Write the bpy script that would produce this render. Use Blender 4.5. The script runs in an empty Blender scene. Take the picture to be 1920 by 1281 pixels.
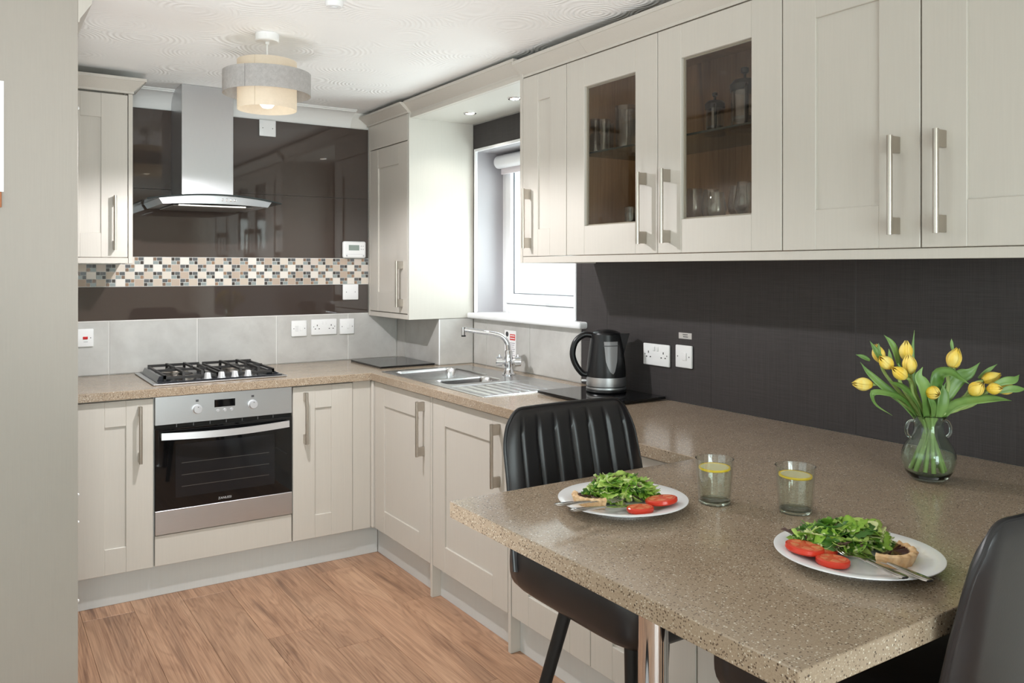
import bpy, bmesh, math, random
from mathutils import Vector, Matrix
PI = math.pi
random.seed(7)
scene = bpy.context.scene
COL = scene.collection

# ------------------------------------------------------------------ camera
cam_data = bpy.data.cameras.new('camera')
cam_data.sensor_width = 36.0
cam_data.lens = 1553.0 / 1920.0 * 36.0
cam_data.shift_y = -(640.5 - 504.0) / 1920.0
cam_data.clip_start = 0.02
cam = bpy.data.objects.new('camera', cam_data)
cam.location = (0.0, 0.0, 1.415)
cam.rotation_euler = (PI / 2, 0.0, -math.radians(33.04))
COL.objects.link(cam)
scene.camera = cam

# ------------------------------------------------------------------ exposure and world
scene.view_settings.view_transform = 'Standard'
scene.view_settings.look = 'None'
scene.view_settings.exposure = 0.08
scene.view_settings.gamma = 1.0
scene.view_settings.use_curve_mapping = False
try:
    scene.cycles.use_denoising = True
    scene.cycles.max_bounces = 12
    scene.cycles.diffuse_bounces = 5
    scene.cycles.glossy_bounces = 5
    scene.cycles.transmission_bounces = 12
    scene.cycles.transparent_max_bounces = 16
    scene.cycles.sample_clamp_indirect = 6.0
    scene.cycles.blur_glossy = 0.5
except Exception:
    pass

world = bpy.data.worlds.new('overcast_sky')
scene.world = world
world.use_nodes = True
wbg = world.node_tree.nodes['Background']
wbg.inputs['Color'].default_value = (0.93, 0.96, 1.0, 1)
wbg.inputs['Strength'].default_value = 1.6

def area_light(name, loc, rot, sx, sy, power, color=(1, 1, 1), portal=False):
    l = bpy.data.lights.new(name, 'AREA')
    l.shape = 'RECTANGLE'; l.size = sx; l.size_y = sy
    l.energy = power; l.color = color
    o = bpy.data.objects.new(name, l)
    o.location = loc; o.rotation_euler = rot
    COL.objects.link(o)
    return o

# daylight: sink window in the right wall, patio doors behind the camera, window in the left wall
area_light('daylight_sink_window', (2.60, 3.41, 1.53), (0, math.radians(90), 0), 0.72, 0.86, 18, (0.93, 0.965, 1.0))
area_light('daylight_patio_doors', (0.0, -2.40, 1.15), (PI / 2, 0, 0), 1.95, 2.0, 140, (0.90, 0.955, 1.0))
area_light('daylight_side_window', (-1.38, 1.45, 1.48), (0, -math.radians(90), 0), 1.34, 2.46, 8, (0.94, 0.97, 1.0))

# ------------------------------------------------------------------ materials
def lin(c):
    out = []
    for v in c:
        v = v / 255.0
        out.append(v / 12.92 if v <= 0.04045 else ((v + 0.055) / 1.055) ** 2.4)
    return (out[0], out[1], out[2], 1.0)

MATS = {}
def new_mat(name):
    m = bpy.data.materials.new(name)
    m.use_nodes = True
    nt = m.node_tree
    b = nt.nodes['Principled BSDF']
    MATS[name] = m
    return m, nt, b

def plain(name, rgb, rough=0.5, metal=0.0, spec=0.5, emit=None, emit_s=0.0, trans=0.0, ior=1.45, coat=0.0):
    m, nt, b = new_mat(name)
    b.inputs['Base Color'].default_value = lin(rgb)
    b.inputs['Roughness'].default_value = rough
    b.inputs['Metallic'].default_value = metal
    b.inputs['Specular IOR Level'].default_value = spec
    b.inputs['Transmission Weight'].default_value = trans
    b.inputs['IOR'].default_value = ior
    b.inputs['Coat Weight'].default_value = coat
    if emit:
        b.inputs['Emission Color'].default_value = lin(emit)
        b.inputs['Emission Strength'].default_value = emit_s
    return m

def nd(nt, t, **kw):
    n = nt.nodes.new(t)
    for k, v in kw.items():
        setattr(n, k, v)
    return n

def coords(nt, scale=(1, 1, 1), kind='Object', loc=None):
    tc = nd(nt, 'ShaderNodeTexCoord')
    mp = nd(nt, 'ShaderNodeMapping')
    mp.inputs['Scale'].default_value = scale
    if loc is not None:
        mp.inputs['Location'].default_value = loc
    nt.links.new(tc.outputs[kind], mp.inputs['Vector'])
    return mp.outputs['Vector']

def noise(nt, vec, scale=5, detail=3, rough=0.5, dist=0.0):
    n = nd(nt, 'ShaderNodeTexNoise')
    n.inputs['Scale'].default_value = scale
    n.inputs['Detail'].default_value = detail
    n.inputs['Roughness'].default_value = rough
    n.inputs['Distortion'].default_value = dist
    nt.links.new(vec, n.inputs['Vector'])
    return n.outputs['Fac']

def ramp(nt, fac, stops):
    r = nd(nt, 'ShaderNodeValToRGB')
    els = r.color_ramp.elements
    els[0].position = stops[0][0]; els[0].color = stops[0][1]
    els[1].position = stops[1][0]; els[1].color = stops[1][1]
    for p, c in stops[2:]:
        e = els.new(p); e.color = c
    nt.links.new(fac, r.inputs['Fac'])
    return r.outputs['Color']

def mixc(nt, fac, a, b, mode='MIX'):
    n = nd(nt, 'ShaderNodeMix', data_type='RGBA', blend_type=mode)
    for sock, v in ((n.inputs[0], fac), (n.inputs[6], a), (n.inputs[7], b)):
        if hasattr(v, 'links'):
            nt.links.new(v, sock)
        else:
            sock.default_value = v
    return n.outputs[2]

def math_n(nt, op, a, b=0.0):
    n = nd(nt, 'ShaderNodeMath', operation=op)
    for i, v in enumerate((a, b)):
        if hasattr(v, 'links'):
            nt.links.new(v, n.inputs[i])
        else:
            n.inputs[i].default_value = v
    return n.outputs[0]

def bump(nt, b, h, strength=0.1, dist=0.002):
    n = nd(nt, 'ShaderNodeBump')
    n.inputs['Strength'].default_value = strength
    n.inputs['Distance'].default_value = dist
    nt.links.new(h, n.inputs['Height'])
    nt.links.new(n.outputs['Normal'], b.inputs['Normal'])

def G(v):
    return (v, v, v, 1)

# painted wood-grain cabinet finish
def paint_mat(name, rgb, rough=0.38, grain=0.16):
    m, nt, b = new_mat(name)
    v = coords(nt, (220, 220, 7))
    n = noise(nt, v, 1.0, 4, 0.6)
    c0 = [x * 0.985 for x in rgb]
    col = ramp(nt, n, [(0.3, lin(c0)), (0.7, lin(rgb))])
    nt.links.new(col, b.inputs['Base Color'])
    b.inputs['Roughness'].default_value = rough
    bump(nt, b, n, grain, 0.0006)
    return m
PAINT = paint_mat('painted_greige_wood', (201, 195, 186))
PAINT_IN = paint_mat('painted_pale_side', (200, 197, 189), 0.42, 0.06)
PLINTH = paint_mat('plinth_greige', (205, 206, 204), 0.35, 0.05)

# speckled laminate worktop
def worktop_mat():
    m, nt, b = new_mat('speckled_worktop')
    v = coords(nt, (1, 1, 1))
    big = noise(nt, v, 9, 3, 0.6)
    base = ramp(nt, big, [(0.3, lin((156, 137, 116))), (0.7, lin((166, 147, 126)))])
    fine = noise(nt, v, 420, 2, 0.6)
    base = mixc(nt, 0.22, base, ramp(nt, fine, [(0.35, lin((116, 99, 82))), (0.65, lin((186, 170, 150)))]))
    def specks(scale, lo, colr, prev, shape=0.34, chan=0):
        vo = nd(nt, 'ShaderNodeTexVoronoi')
        vo.inputs['Scale'].default_value = scale
        nt.links.new(v, vo.inputs['Vector'])
        sp = nd(nt, 'ShaderNodeSeparateColor')
        nt.links.new(vo.outputs['Color'], sp.inputs['Color'])
        pick = math_n(nt, 'GREATER_THAN', sp.outputs[chan], lo)
        near = math_n(nt, 'LESS_THAN', vo.outputs['Distance'], shape)
        fac = math_n(nt, 'MULTIPLY', pick, near)
        return mixc(nt, fac, prev, colr)
    base = specks(240, 0.72, lin((104, 88, 74)), base, 0.36, 0)
    base = specks(270, 0.76, lin((200, 188, 170)), base, 0.36, 1)
    base = specks(170, 0.90, lin((80, 66, 56)), base, 0.30, 2)
    base = specks(150, 0.93, lin((218, 208, 192)), base, 0.26, 0)
    nt.links.new(base, b.inputs['Base Color'])
    b.inputs['Roughness'].default_value = 0.17
    b.inputs['Specular IOR Level'].default_value = 0.5
    bump(nt, b, fine, 0.06, 0.0004)
    return m
WORKTOP = worktop_mat()

# oak floor plank; each plank varies
def oak_mat(name, dark, mid, light, rough=0.42, scale=1.0, along='Y', contrast=1.0):
    m, nt, b = new_mat(name)
    tc = nd(nt, 'ShaderNodeTexCoord')
    info = nd(nt, 'ShaderNodeObjectInfo')
    off = nd(nt, 'ShaderNodeVectorMath', operation='SCALE')
    cmb = nd(nt, 'ShaderNodeCombineXYZ')
    nt.links.new(info.outputs['Random'], cmb.inputs[0])
    nt.links.new(info.outputs['Random'], cmb.inputs[1])
    nt.links.new(cmb.outputs[0], off.inputs[0]); off.inputs['Scale'].default_value = 37.0
    add = nd(nt, 'ShaderNodeVectorMath', operation='ADD')
    nt.links.new(tc.outputs['Object'], add.inputs[0]); nt.links.new(off.outputs[0], add.inputs[1])
    mp = nd(nt, 'ShaderNodeMapping'); mp.inputs['Scale'].default_value = (7 * scale, 0.75 * scale, 7 * scale) if along == 'Y' else (7 * scale, 7 * scale, 0.75 * scale)
    nt.links.new(add.outputs[0], mp.inputs['Vector'])
    v = mp.outputs['Vector']
    warp = noise(nt, v, 1.1, 3, 0.55, 0.6)
    rings = math_n(nt, 'SINE', math_n(nt, 'MULTIPLY', warp, 75.0))
    rings = math_n(nt, 'ADD', math_n(nt, 'MULTIPLY', rings, 0.5), 0.5)
    mp2 = nd(nt, 'ShaderNodeMapping'); mp2.inputs['Scale'].default_value = (170 * scale, 2.6 * scale, 170 * scale) if along == 'Y' else (130 * scale, 130 * scale, 3.0 * scale)
    nt.links.new(add.outputs[0], mp2.inputs['Vector'])
    fib = noise(nt, mp2.outputs['Vector'], 1.0, 5, 0.65)
    col = ramp(nt, warp, [(0.28, lin(dark)), (0.5, lin(mid)), (0.72, lin(light))])
    col = mixc(nt, 0.30 * contrast, col, ramp(nt, rings, [(0.0, lin(dark)), (0.55, lin(light))]))
    col = mixc(nt, 0.44 * contrast, col, ramp(nt, fib, [(0.36, lin(dark)), (0.64, lin(light))]))
    kn = noise(nt, v, 2.4, 2, 0.5, 0.4)
    kf = ramp(nt, kn, [(0.63, G(0)), (0.76, G(0.85))])
    col = mixc(nt, kf, col, lin((98, 68, 52)))
    tone = math_n(nt, 'ADD', math_n(nt, 'MULTIPLY', info.outputs['Random'], 0.22), 0.89)
    tn = nd(nt, 'ShaderNodeCombineColor')
    for i in range(3):
        nt.links.new(tone, tn.inputs[i])
    col = mixc(nt, 1.0, col, tn.outputs[0], 'MULTIPLY')
    nt.links.new(col, b.inputs['Base Color'])
    b.inputs['Roughness'].default_value = rough
    bump(nt, b, fib, 0.12, 0.0006)
    return m
OAK = oak_mat('oak_laminate', (104, 71, 52), (168, 126, 97), (194, 156, 126))
OAK_CAB = oak_mat('oak_cabinet_inside', (138, 102, 70), (182, 142, 104), (204, 166, 126), 0.5, along='Z', contrast=0.6)

# grey stone-look tile
def tile_mat():
    m, nt, b = new_mat('grey_stone_tile')
    info = nd(nt, 'ShaderNodeObjectInfo')
    tc = nd(nt, 'ShaderNodeTexCoord')
    cmb = nd(nt, 'ShaderNodeCombineXYZ')
    mul = math_n(nt, 'MULTIPLY', info.outputs['Random'], 23.0)
    nt.links.new(mul, cmb.inputs[0]); nt.links.new(mul, cmb.inputs[2])
    add = nd(nt, 'ShaderNodeVectorMath', operation='ADD')
    nt.links.new(tc.outputs['Object'], add.inputs[0]); nt.links.new(cmb.outputs[0], add.inputs[1])
    n1 = noise(nt, add.outputs[0], 5, 6, 0.62, 0.3)
    col = ramp(nt, n1, [(0.3, lin((176, 173, 169))), (0.55, lin((192, 190, 186))), (0.75, lin((204, 202, 198)))])
    nt.links.new(col, b.inputs['Base Color'])
    b.inputs['Roughness'].default_value = 0.38
    return m
TILE = tile_mat()
GROUT = plain('white_grout', (226, 224, 220), 0.8)

# dark linen-textured wall board
def board_mat(name, a, c):
    m, nt, b = new_mat(name)
    v1 = coords(nt, (8, 9, 420)); n1 = noise(nt, v1, 1.0, 3, 0.6)
    v2 = coords(nt, (420, 420, 8)); n2 = noise(nt, v2, 1.0, 3, 0.6)
    s = math_n(nt, 'MULTIPLY', math_n(nt, 'ADD', n1, n2), 0.5)
    col = ramp(nt, s, [(0.36, lin(a)), (0.64, lin(c))])
    nt.links.new(col, b.inputs['Base Color'])
    b.inputs['Roughness'].default_value = 0.5
    bump(nt, b, s, 0.2, 0.0006)
    return m
BOARD = board_mat('dark_linen_board', (43, 39, 39), (61, 56, 56))

# brushed steel
def steel_mat(name, rgb=(204, 204, 206), rough=0.32, along='X'):
    m, nt, b = new_mat(name)
    sc = {'X': (20, 1500, 1500), 'Y': (1500, 20, 1500), 'Z': (1500, 1500, 20)}[along]
    v = coords(nt, sc); n = noise(nt, v, 1.0, 3, 0.6)
    col = ramp(nt, n, [(0.3, lin([x * 0.975 for x in rgb])), (0.7, lin(rgb))])
    nt.links.new(col, b.inputs['Base Color'])
    rr = math_n(nt, 'ADD', math_n(nt, 'MULTIPLY', n, 0.06), rough - 0.03)
    nt.links.new(rr, b.inputs['Roughness'])
    b.inputs['Metallic'].default_value = 1.0
    b.inputs['Anisotropic'].default_value = 0.5
    return m
STEEL = steel_mat('brushed_steel_horizontal', along='X')
STEEL_V = steel_mat('brushed_steel_vertical', along='Z')
STEEL_SINK = steel_mat('sink_steel', (206, 206, 206), 0.24, 'Y')
HANDLE = steel_mat('satin_nickel', (190, 182, 172), 0.3, 'Z')
CHROME = plain('chrome', (225, 225, 228), 0.06, 1.0)
BRIGHT = plain('polished_cutlery', (205, 203, 200), 0.14, 1.0)

# plastered ceiling with fan swirls
def ceiling_mat():
    m, nt, b = new_mat('swirl_plaster')
    v = coords(nt, (1, 1, 1))
    w = noise(nt, v, 2.0, 2, 0.5)
    vo = nd(nt, 'ShaderNodeTexVoronoi'); vo.inputs['Scale'].default_value = 4.2
    nt.links.new(v, vo.inputs['Vector'])
    dd = math_n(nt, 'ADD', vo.outputs['Distance'], math_n(nt, 'MULTIPLY', w, 0.25))
    rg = math_n(nt, 'SINE', math_n(nt, 'MULTIPLY', dd, 85.0))
    mask = ramp(nt, noise(nt, v, 3.1, 2, 0.5), [(0.42, G(0.0)), (0.62, G(1.0))])
    sep = nd(nt, 'ShaderNodeSeparateColor'); nt.links.new(mask, sep.inputs['Color'])
    h = math_n(nt, 'MULTIPLY', rg, sep.outputs[0])
    h = math_n(nt, 'ADD', h, math_n(nt, 'MULTIPLY', noise(nt, v, 40, 3, 0.6), 0.6))
    b.inputs['Base Color'].default_value = lin((246, 245, 243))
    b.inputs['Roughness'].default_value = 0.85
    bump(nt, b, h, 0.42, 0.003)
    return m
CEIL = ceiling_mat()
WALLPAINT = plain('room_wall_paint', (234, 231, 225), 0.85)
WHITE = plain('white_plastic', (238, 238, 238), 0.3)
WHITE_GLOSS = plain('white_upvc', (240, 241, 243), 0.25)
COVING = plain('white_coving', (236, 236, 234), 0.6)
CERAMIC = plain('white_ceramic', (240, 240, 242), 0.12, spec=0.6)
BLACKGLASS = plain('brown_black_glass', (68, 58, 53), 0.03, spec=0.75, coat=0.4)
OVENGLASS = plain('black_oven_glass', (14, 14, 15), 0.03, spec=0.6)
DARKGAP = plain('dark_recess', (28, 26, 24), 0.8)
GREYSCREW = plain('grey_screw', (120, 120, 122), 0.4, 0.6)
BLACK = plain('black_plastic', (20, 20, 22), 0.32)
BLACKMAT = plain('matt_black_metal', (20, 20, 21), 0.45)
ENAMEL = plain('dark_enamel', (44, 45, 50), 0.14)
IRON = plain('cast_iron', (46, 44, 43), 0.5)
REDLED = plain('red_rocker', (196, 20, 24), 0.35)
LCD = plain('lcd_green_grey', (140, 152, 145), 0.3)
INK = plain('printed_ink', (70, 70, 72), 0.6)
REDINK = plain('red_ink', (206, 66, 62), 0.6)
PAPER = plain('white_paper', (240, 238, 238), 0.7)
WOODSTRIP = plain('brown_wood_strip', (170, 104, 62), 0.5)

def leather_mat():
    m, nt, b = new_mat('black_faux_leather')
    v = coords(nt, (1, 1, 1))
    n = noise(nt, v, 260, 3, 0.6)
    n2 = noise(nt, v, 7, 3, 0.5)
    nt.links.new(ramp(nt, n2, [(0.3, lin((22, 21, 23))), (0.7, lin((31, 29, 32)))]), b.inputs['Base Color'])
    b.inputs['Roughness'].default_value = 0.36
    b.inputs['Specular IOR Level'].default_value = 0.6
    bump(nt, b, n, 0.12, 0.0006)
    return m
LEATHER = leather_mat()

# clear pane: transparent with a mirror-like sheen
def pane_mat(name, tint=(235, 240, 238), refl=0.9):
    m = bpy.data.materials.new(name); m.use_nodes = True
    nt = m.node_tree; nt.nodes.clear()
    out = nd(nt, 'ShaderNodeOutputMaterial')
    tr = nd(nt, 'ShaderNodeBsdfTransparent'); tr.inputs['Color'].default_value = lin(tint)
    gl = nd(nt, 'ShaderNodeBsdfGlossy'); gl.inputs['Roughness'].default_value = 0.01
    lw = nd(nt, 'ShaderNodeLayerWeight'); lw.inputs['Blend'].default_value = 0.5
    sch = math_n(nt, 'ADD', math_n(nt, 'MULTIPLY', math_n(nt, 'POWER', lw.outputs['Facing'], 5.0), 0.96), 0.04)
    mx = nd(nt, 'ShaderNodeMixShader')
    nt.links.new(math_n(nt, 'MINIMUM', math_n(nt, 'MULTIPLY', sch, refl), 1.0), mx.inputs[0])
    nt.links.new(tr.outputs[0], mx.inputs[1]); nt.links.new(gl.outputs[0], mx.inputs[2])
    nt.links.new(mx.outputs[0], out.inputs['Surface'])
    MATS[name] = m
    return m
PANE = pane_mat('clear_window_pane')
CABPANE = pane_mat('cabinet_glass_pane', (238, 236, 232), 1.0)
HOODGLASS = pane_mat('smoked_hood_glass', (205, 210, 210), 1.0)
def glass_mat(name, rgb, ior=1.45, rough=0.0):
    m, nt, b = new_mat(name)
    b.inputs['Base Color'].default_value = lin(rgb)
    b.inputs['Transmission Weight'].default_value = 1.0
    b.inputs['Roughness'].default_value = rough
    b.inputs['IOR'].default_value = ior
    return m
GLASS = glass_mat('clear_glass', (250, 252, 250), 1.47)
GREENGLASS = glass_mat('pale_green_glass', (236, 248, 241), 1.45)
WATER = glass_mat('water', (252, 254, 252), 1.33)
THINGLASS = pane_mat('thin_drinking_glass', (240, 240, 238), 3.0)
WATERP = pane_mat('still_water', (253, 254, 252), 0.8)
TUMBLER = pane_mat('tumbler_glass', (252, 254, 252), 1.8)

# ------------------------------------------------------------------ mesh helpers
def V(*a):
    return Vector(a)

def bx(bm, x0, x1, y0, y1, z0, z1, bevel=0.0, seg=1):
    vs = [bm.verts.new((x, y, z)) for x in (x0, x1) for y in (y0, y1) for z in (z0, z1)]
    q = [(0, 1, 3, 2), (4, 6, 7, 5), (0, 4, 5, 1), (2, 3, 7, 6), (0, 2, 6, 4), (1, 5, 7, 3)]
    fs = [bm.faces.new([vs[i] for i in f]) for f in q]
    if bevel > 0:
        es = list({e for f in fs for e in f.edges})
        bmesh.ops.bevel(bm, geom=es, offset=bevel, segments=seg, profile=0.5, affect='EDGES', clamp_overlap=True)
    return vs

def cylx(bm, p0, p1, r0, r1=None, seg=16, cap=True):
    r1 = r0 if r1 is None else r1
    p0, p1 = Vector(p0), Vector(p1)
    d = (p1 - p0).normalized()
    a = d.orthogonal().normalized(); b_ = d.cross(a)
    A = []; B = []
    for i in range(seg):
        t = 2 * PI * i / seg
        o = a * math.cos(t) + b_ * math.sin(t)
        A.append(bm.verts.new(p0 + o * r0)); B.append(bm.verts.new(p1 + o * r1))
    for i in range(seg):
        j = (i + 1) % seg
        bm.faces.new((A[i], A[j], B[j], B[i]))
    if cap:
        bm.faces.new(A[::-1]); bm.faces.new(B)

def tube(bm, pts, r, seg=10, cap=True):
    pts = [Vector(p) for p in pts]
    n = len(pts)
    rs = r if isinstance(r, (list, tuple)) else [r] * n
    t0 = (pts[1] - pts[0]).normalized()
    a = t0.orthogonal().normalized()
    rings = []
    for i in range(n):
        t = (pts[min(i + 1, n - 1)] - pts[max(i - 1, 0)]).normalized()
        a = (a - t * a.dot(t)).normalized()
        b_ = t.cross(a)
        rings.append([bm.verts.new(pts[i] + (a * math.cos(2 * PI * k / seg) + b_ * math.sin(2 * PI * k / seg)) * rs[i]) for k in range(seg)])
    for i in range(n - 1):
        for k in range(seg):
            j = (k + 1) % seg
            bm.faces.new((rings[i][k], rings[i][j], rings[i + 1][j], rings[i + 1][k]))
    if cap:
        bm.faces.new(rings[0][::-1]); bm.faces.new(rings[-1])
    return rings

def lathe(bm, prof, seg=32, cx=0.0, cy=0.0, cz=0.0, closed=False):
    rings = []
    for r, z in prof:
        if r < 1e-6:
            rings.append([bm.verts.new((cx, cy, cz + z))])
        else:
            rings.append([bm.verts.new((cx + r * math.cos(2 * PI * k / seg), cy + r * math.sin(2 * PI * k / seg), cz + z)) for k in range(seg)])
    n = len(rings)
    for i in range(n if closed else n - 1):
        A, B = rings[i], rings[(i + 1) % n]
        for k in range(seg):
            j = (k + 1) % seg
            if len(A) == 1 and len(B) == 1:
                continue
            if len(A) == 1:
                bm.faces.new((A[0], B[j], B[k]))
            elif len(B) == 1:
                bm.faces.new((A[k], A[j], B[0]))
            else:
                bm.faces.new((A[k], A[j], B[j], B[k]))

def prism(bm, poly, axis, a0, a1):
    def p(u, v, w):
        return {'x': (w, u, v), 'y': (u, w, v), 'z': (u, v, w)}[axis]
    A = [bm.verts.new(p(u, v, a0)) for u, v in poly]
    B = [bm.verts.new(p(u, v, a1)) for u, v in poly]
    n = len(poly)
    for i in range(n):
        j = (i + 1) % n
        bm.faces.new((A[i], A[j], B[j], B[i]))
    bm.faces.new(A[::-1]); bm.faces.new(B)

def spline(pts, n=24):
    pts = [Vector(p) for p in pts]
    P = [pts[0] * 2 - pts[1]] + pts + [pts[-1] * 2 - pts[-2]]
    out = []
    m = len(pts) - 1
    for i in range(n + 1):
        t = i / n * m
        k = min(int(t), m - 1); t -= k
        p0, p1, p2, p3 = P[k], P[k + 1], P[k + 2], P[k + 3]
        out.append(0.5 * ((2 * p1) + (p2 - p0) * t + (2 * p0 - 5 * p1 + 4 * p2 - p3) * t * t + (3 * p1 - p0 - 3 * p2 + p3) * t ** 3))
    return out

def obj(name, bm, mat, parent=None, smooth=False, loc=None, rot=None, angle=40):
    bmesh.ops.recalc_face_normals(bm, faces=bm.faces)
    me = bpy.data.meshes.new(name)
    bm.to_mesh(me); bm.free()
    mats = mat if isinstance(mat, (list, tuple)) else [mat]
    for m in mats:
        me.materials.append(m)
    if smooth:
        for p in me.polygons:
            p.use_smooth = True
        try:
            me.set_sharp_from_angle(angle=math.radians(angle))
        except Exception:
            pass
    o = bpy.data.objects.new(name, me)
    COL.objects.link(o)
    if parent:
        o.parent = parent
    if loc:
        o.location = loc
    if rot:
        o.rotation_euler = rot
    return o

def BM():
    return bmesh.new()

def box(name, mat, parent, x0, x1, y0, y1, z0, z1, bevel=0.0, seg=1, smooth=False):
    bm = BM(); bx(bm, x0, x1, y0, y1, z0, z1, bevel, seg)
    return obj(name, bm, mat, parent, smooth)

def tag(o, label, cat, group=None, kind=None):
    o['label'] = label; o['category'] = cat
    if group: o['group'] = group
    if kind: o['kind'] = kind
    return o

def thing(name, label, cat, loc=(0, 0, 0), rotz=0.0, group=None):
    o = bpy.data.objects.new(name, None)
    o.empty_display_size = 0.05
    COL.objects.link(o)
    o.location = loc; o.rotation_euler = (0, 0, rotz)
    return tag(o, label, cat, group)

def struct(o, label=None, cat=None):
    o['kind'] = 'structure'
    if label: o['label'] = label
    if cat: o['category'] = cat
    return o

def copy_tree(o, parent=None):
    c = o.copy(); COL.objects.link(c); c.parent = parent
    for ch in list(o.children):
        copy_tree(ch, c)
    return c

def text_mesh(name, s, size, mat, parent, loc, rot, extrude=0.0002):
    cu = bpy.data.curves.new(name, 'FONT')
    cu.body = s; cu.size = size; cu.extrude = extrude
    cu.align_x = 'CENTER'; cu.align_y = 'CENTER'
    tmp = bpy.data.objects.new('tmp_text', cu)
    COL.objects.link(tmp)
    dg = bpy.context.evaluated_depsgraph_get()
    me = bpy.data.meshes.new_from_object(tmp.evaluated_get(dg))
    bpy.data.objects.remove(tmp); bpy.data.curves.remove(cu)
    me.materials.clear(); me.materials.append(mat)
    o = bpy.data.objects.new(name, me)
    COL.objects.link(o)
    o.parent = parent; o.location = loc; o.rotation_euler = rot
    return o
# ================================================================== the setting
ZC = 2.295          # ceiling
XR = 2.27           # face of right wall boards and tiles
YB = 4.40           # face of back wall tiles
ZW = 0.904          # worktop top
WT = 0.036

# floor with planks
floor = box('floor', plain('floor_underlay', (96, 70, 52), 0.9), None, -1.2, 2.28, -2.2, 4.41, -0.06, -0.0085)
struct(floor, 'oak laminate plank floor of the kitchen', 'floor')
def plank_mesh(w, l):
    bm = BM()
    g = 0.0004
    bx(bm, g, w - g, g, l - g, -0.0084, 0.0, 0.0008)
    bmesh.ops.recalc_face_normals(bm, faces=bm.faces)
    me = bpy.data.meshes.new('plank'); bm.to_mesh(me); bm.free(); me.materials.append(OAK)
    return me
PW, PL = 0.192, 1.292
pm_full = plank_mesh(PW, PL)
cache = {}
k0 = 0.559 - 13 * PW
col_i = 0
x = k0
while x < 2.27:
    if x + PW > -1.19:
        off = -3.0 - (col_i * 0.517) % PL
        if col_i in (13, 14, 15):
            off = -3.0 - {13: 0.62, 14: 1.02, 15: 0.30}[col_i]
        y = off
        while y < 4.405:
            y0, y1 = max(y, -2.195), min(y + PL, 4.405)
            x0, x1 = max(x, -1.195), min(x + PW, 2.275)
            if y1 - y0 > 0.03 and x1 - x0 > 0.02:
                key = (round(x1 - x0, 3), round(y1 - y0, 3))
                if key not in cache:
                    cache[key] = pm_full if key == (round(PW, 3), round(PL, 3)) else plank_mesh(x1 - x0, y1 - y0)
                o = bpy.data.objects.new('plank', cache[key]); COL.objects.link(o)
                o.parent = floor; o.location = (x0, y0, 0)
            y += PL
    x += PW
    col_i += 1

ceil = box('ceiling', CEIL, None, -1.34, 2.52, -2.34, 4.6, ZC, ZC + 0.1)
struct(ceil, 'white swirl-plastered ceiling', 'ceiling')

# ---- back wall with tiles, mosaic band and glass splashbacks
wall_back = box('wall_back', WALLPAINT, None, -1.2, 2.52, 4.41, 4.55, 0, ZC)
struct(wall_back, 'back wall behind the hob', 'wall')
gb = box('grout_bed', GROUT, wall_back, -0.34, 2.06, 4.4015, 4.4098, ZW, 1.1625)
TILE_CACHE = {}
def tile_piece(parent, x0, x1, z0, z1, y0, y1, axis='y', mat=TILE, name='tile', bev=0.0008):
    """a tile in the XZ plane (axis y) or the YZ plane (axis x); shared mesh by size"""
    key = (name, round(x1 - x0, 4), round(z1 - z0, 4), axis, mat.name, round(y1 - y0, 4))
    if key not in TILE_CACHE:
        bm = BM()
        if axis == 'y':
            bx(bm, 0, x1 - x0, 0, y1 - y0, 0, z1 - z0, bev)
        else:
            bx(bm, 0, y1 - y0, 0, x1 - x0, 0, z1 - z0, bev)
        bmesh.ops.recalc_face_normals(bm, faces=bm.faces)
        me = bpy.data.meshes.new(name); bm.to_mesh(me); bm.free(); me.materials.append(mat)
        TILE_CACHE[key] = me
    o = bpy.data.objects.new(name, TILE_CACHE[key]); COL.objects.link(o)
    o.parent = parent
    o.location = (x0, y0, z0) if axis == 'y' else (y0, x0, z0)
    return o
jt = [-0.338, 0.144, 0.548, 0.954, 1.359, 1.764, 2.058]
for i in range(len(jt) - 1):
    tile_piece(wall_back, jt[i] + 0.0026, jt[i + 1] - 0.0026, ZW + 0.003, 1.1605, 4.398, 4.4014)
# tile beading below the black glass
box('tile_trim', GROUT, wall_back, -0.338, 1.884, 4.397, 4.4098, 1.1606, 1.1650)
# black glass splashback sheets
box('glass_splashback', BLACKGLASS, wall_back, -0.338, 1.883, 4.396, 4.4098, 1.1652, 1.3268, 0.0008)
box('glass_splashback', BLACKGLASS, wall_back, -0.338, 1.883, 4.396, 4.4098, 1.4735, 1.8085, 0.0008)
box('glass_splashback', BLACKGLASS, wall_back, -0.338, 1.883, 4.396, 4.4098, 1.8095, 2.2040, 0.0008)
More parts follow.
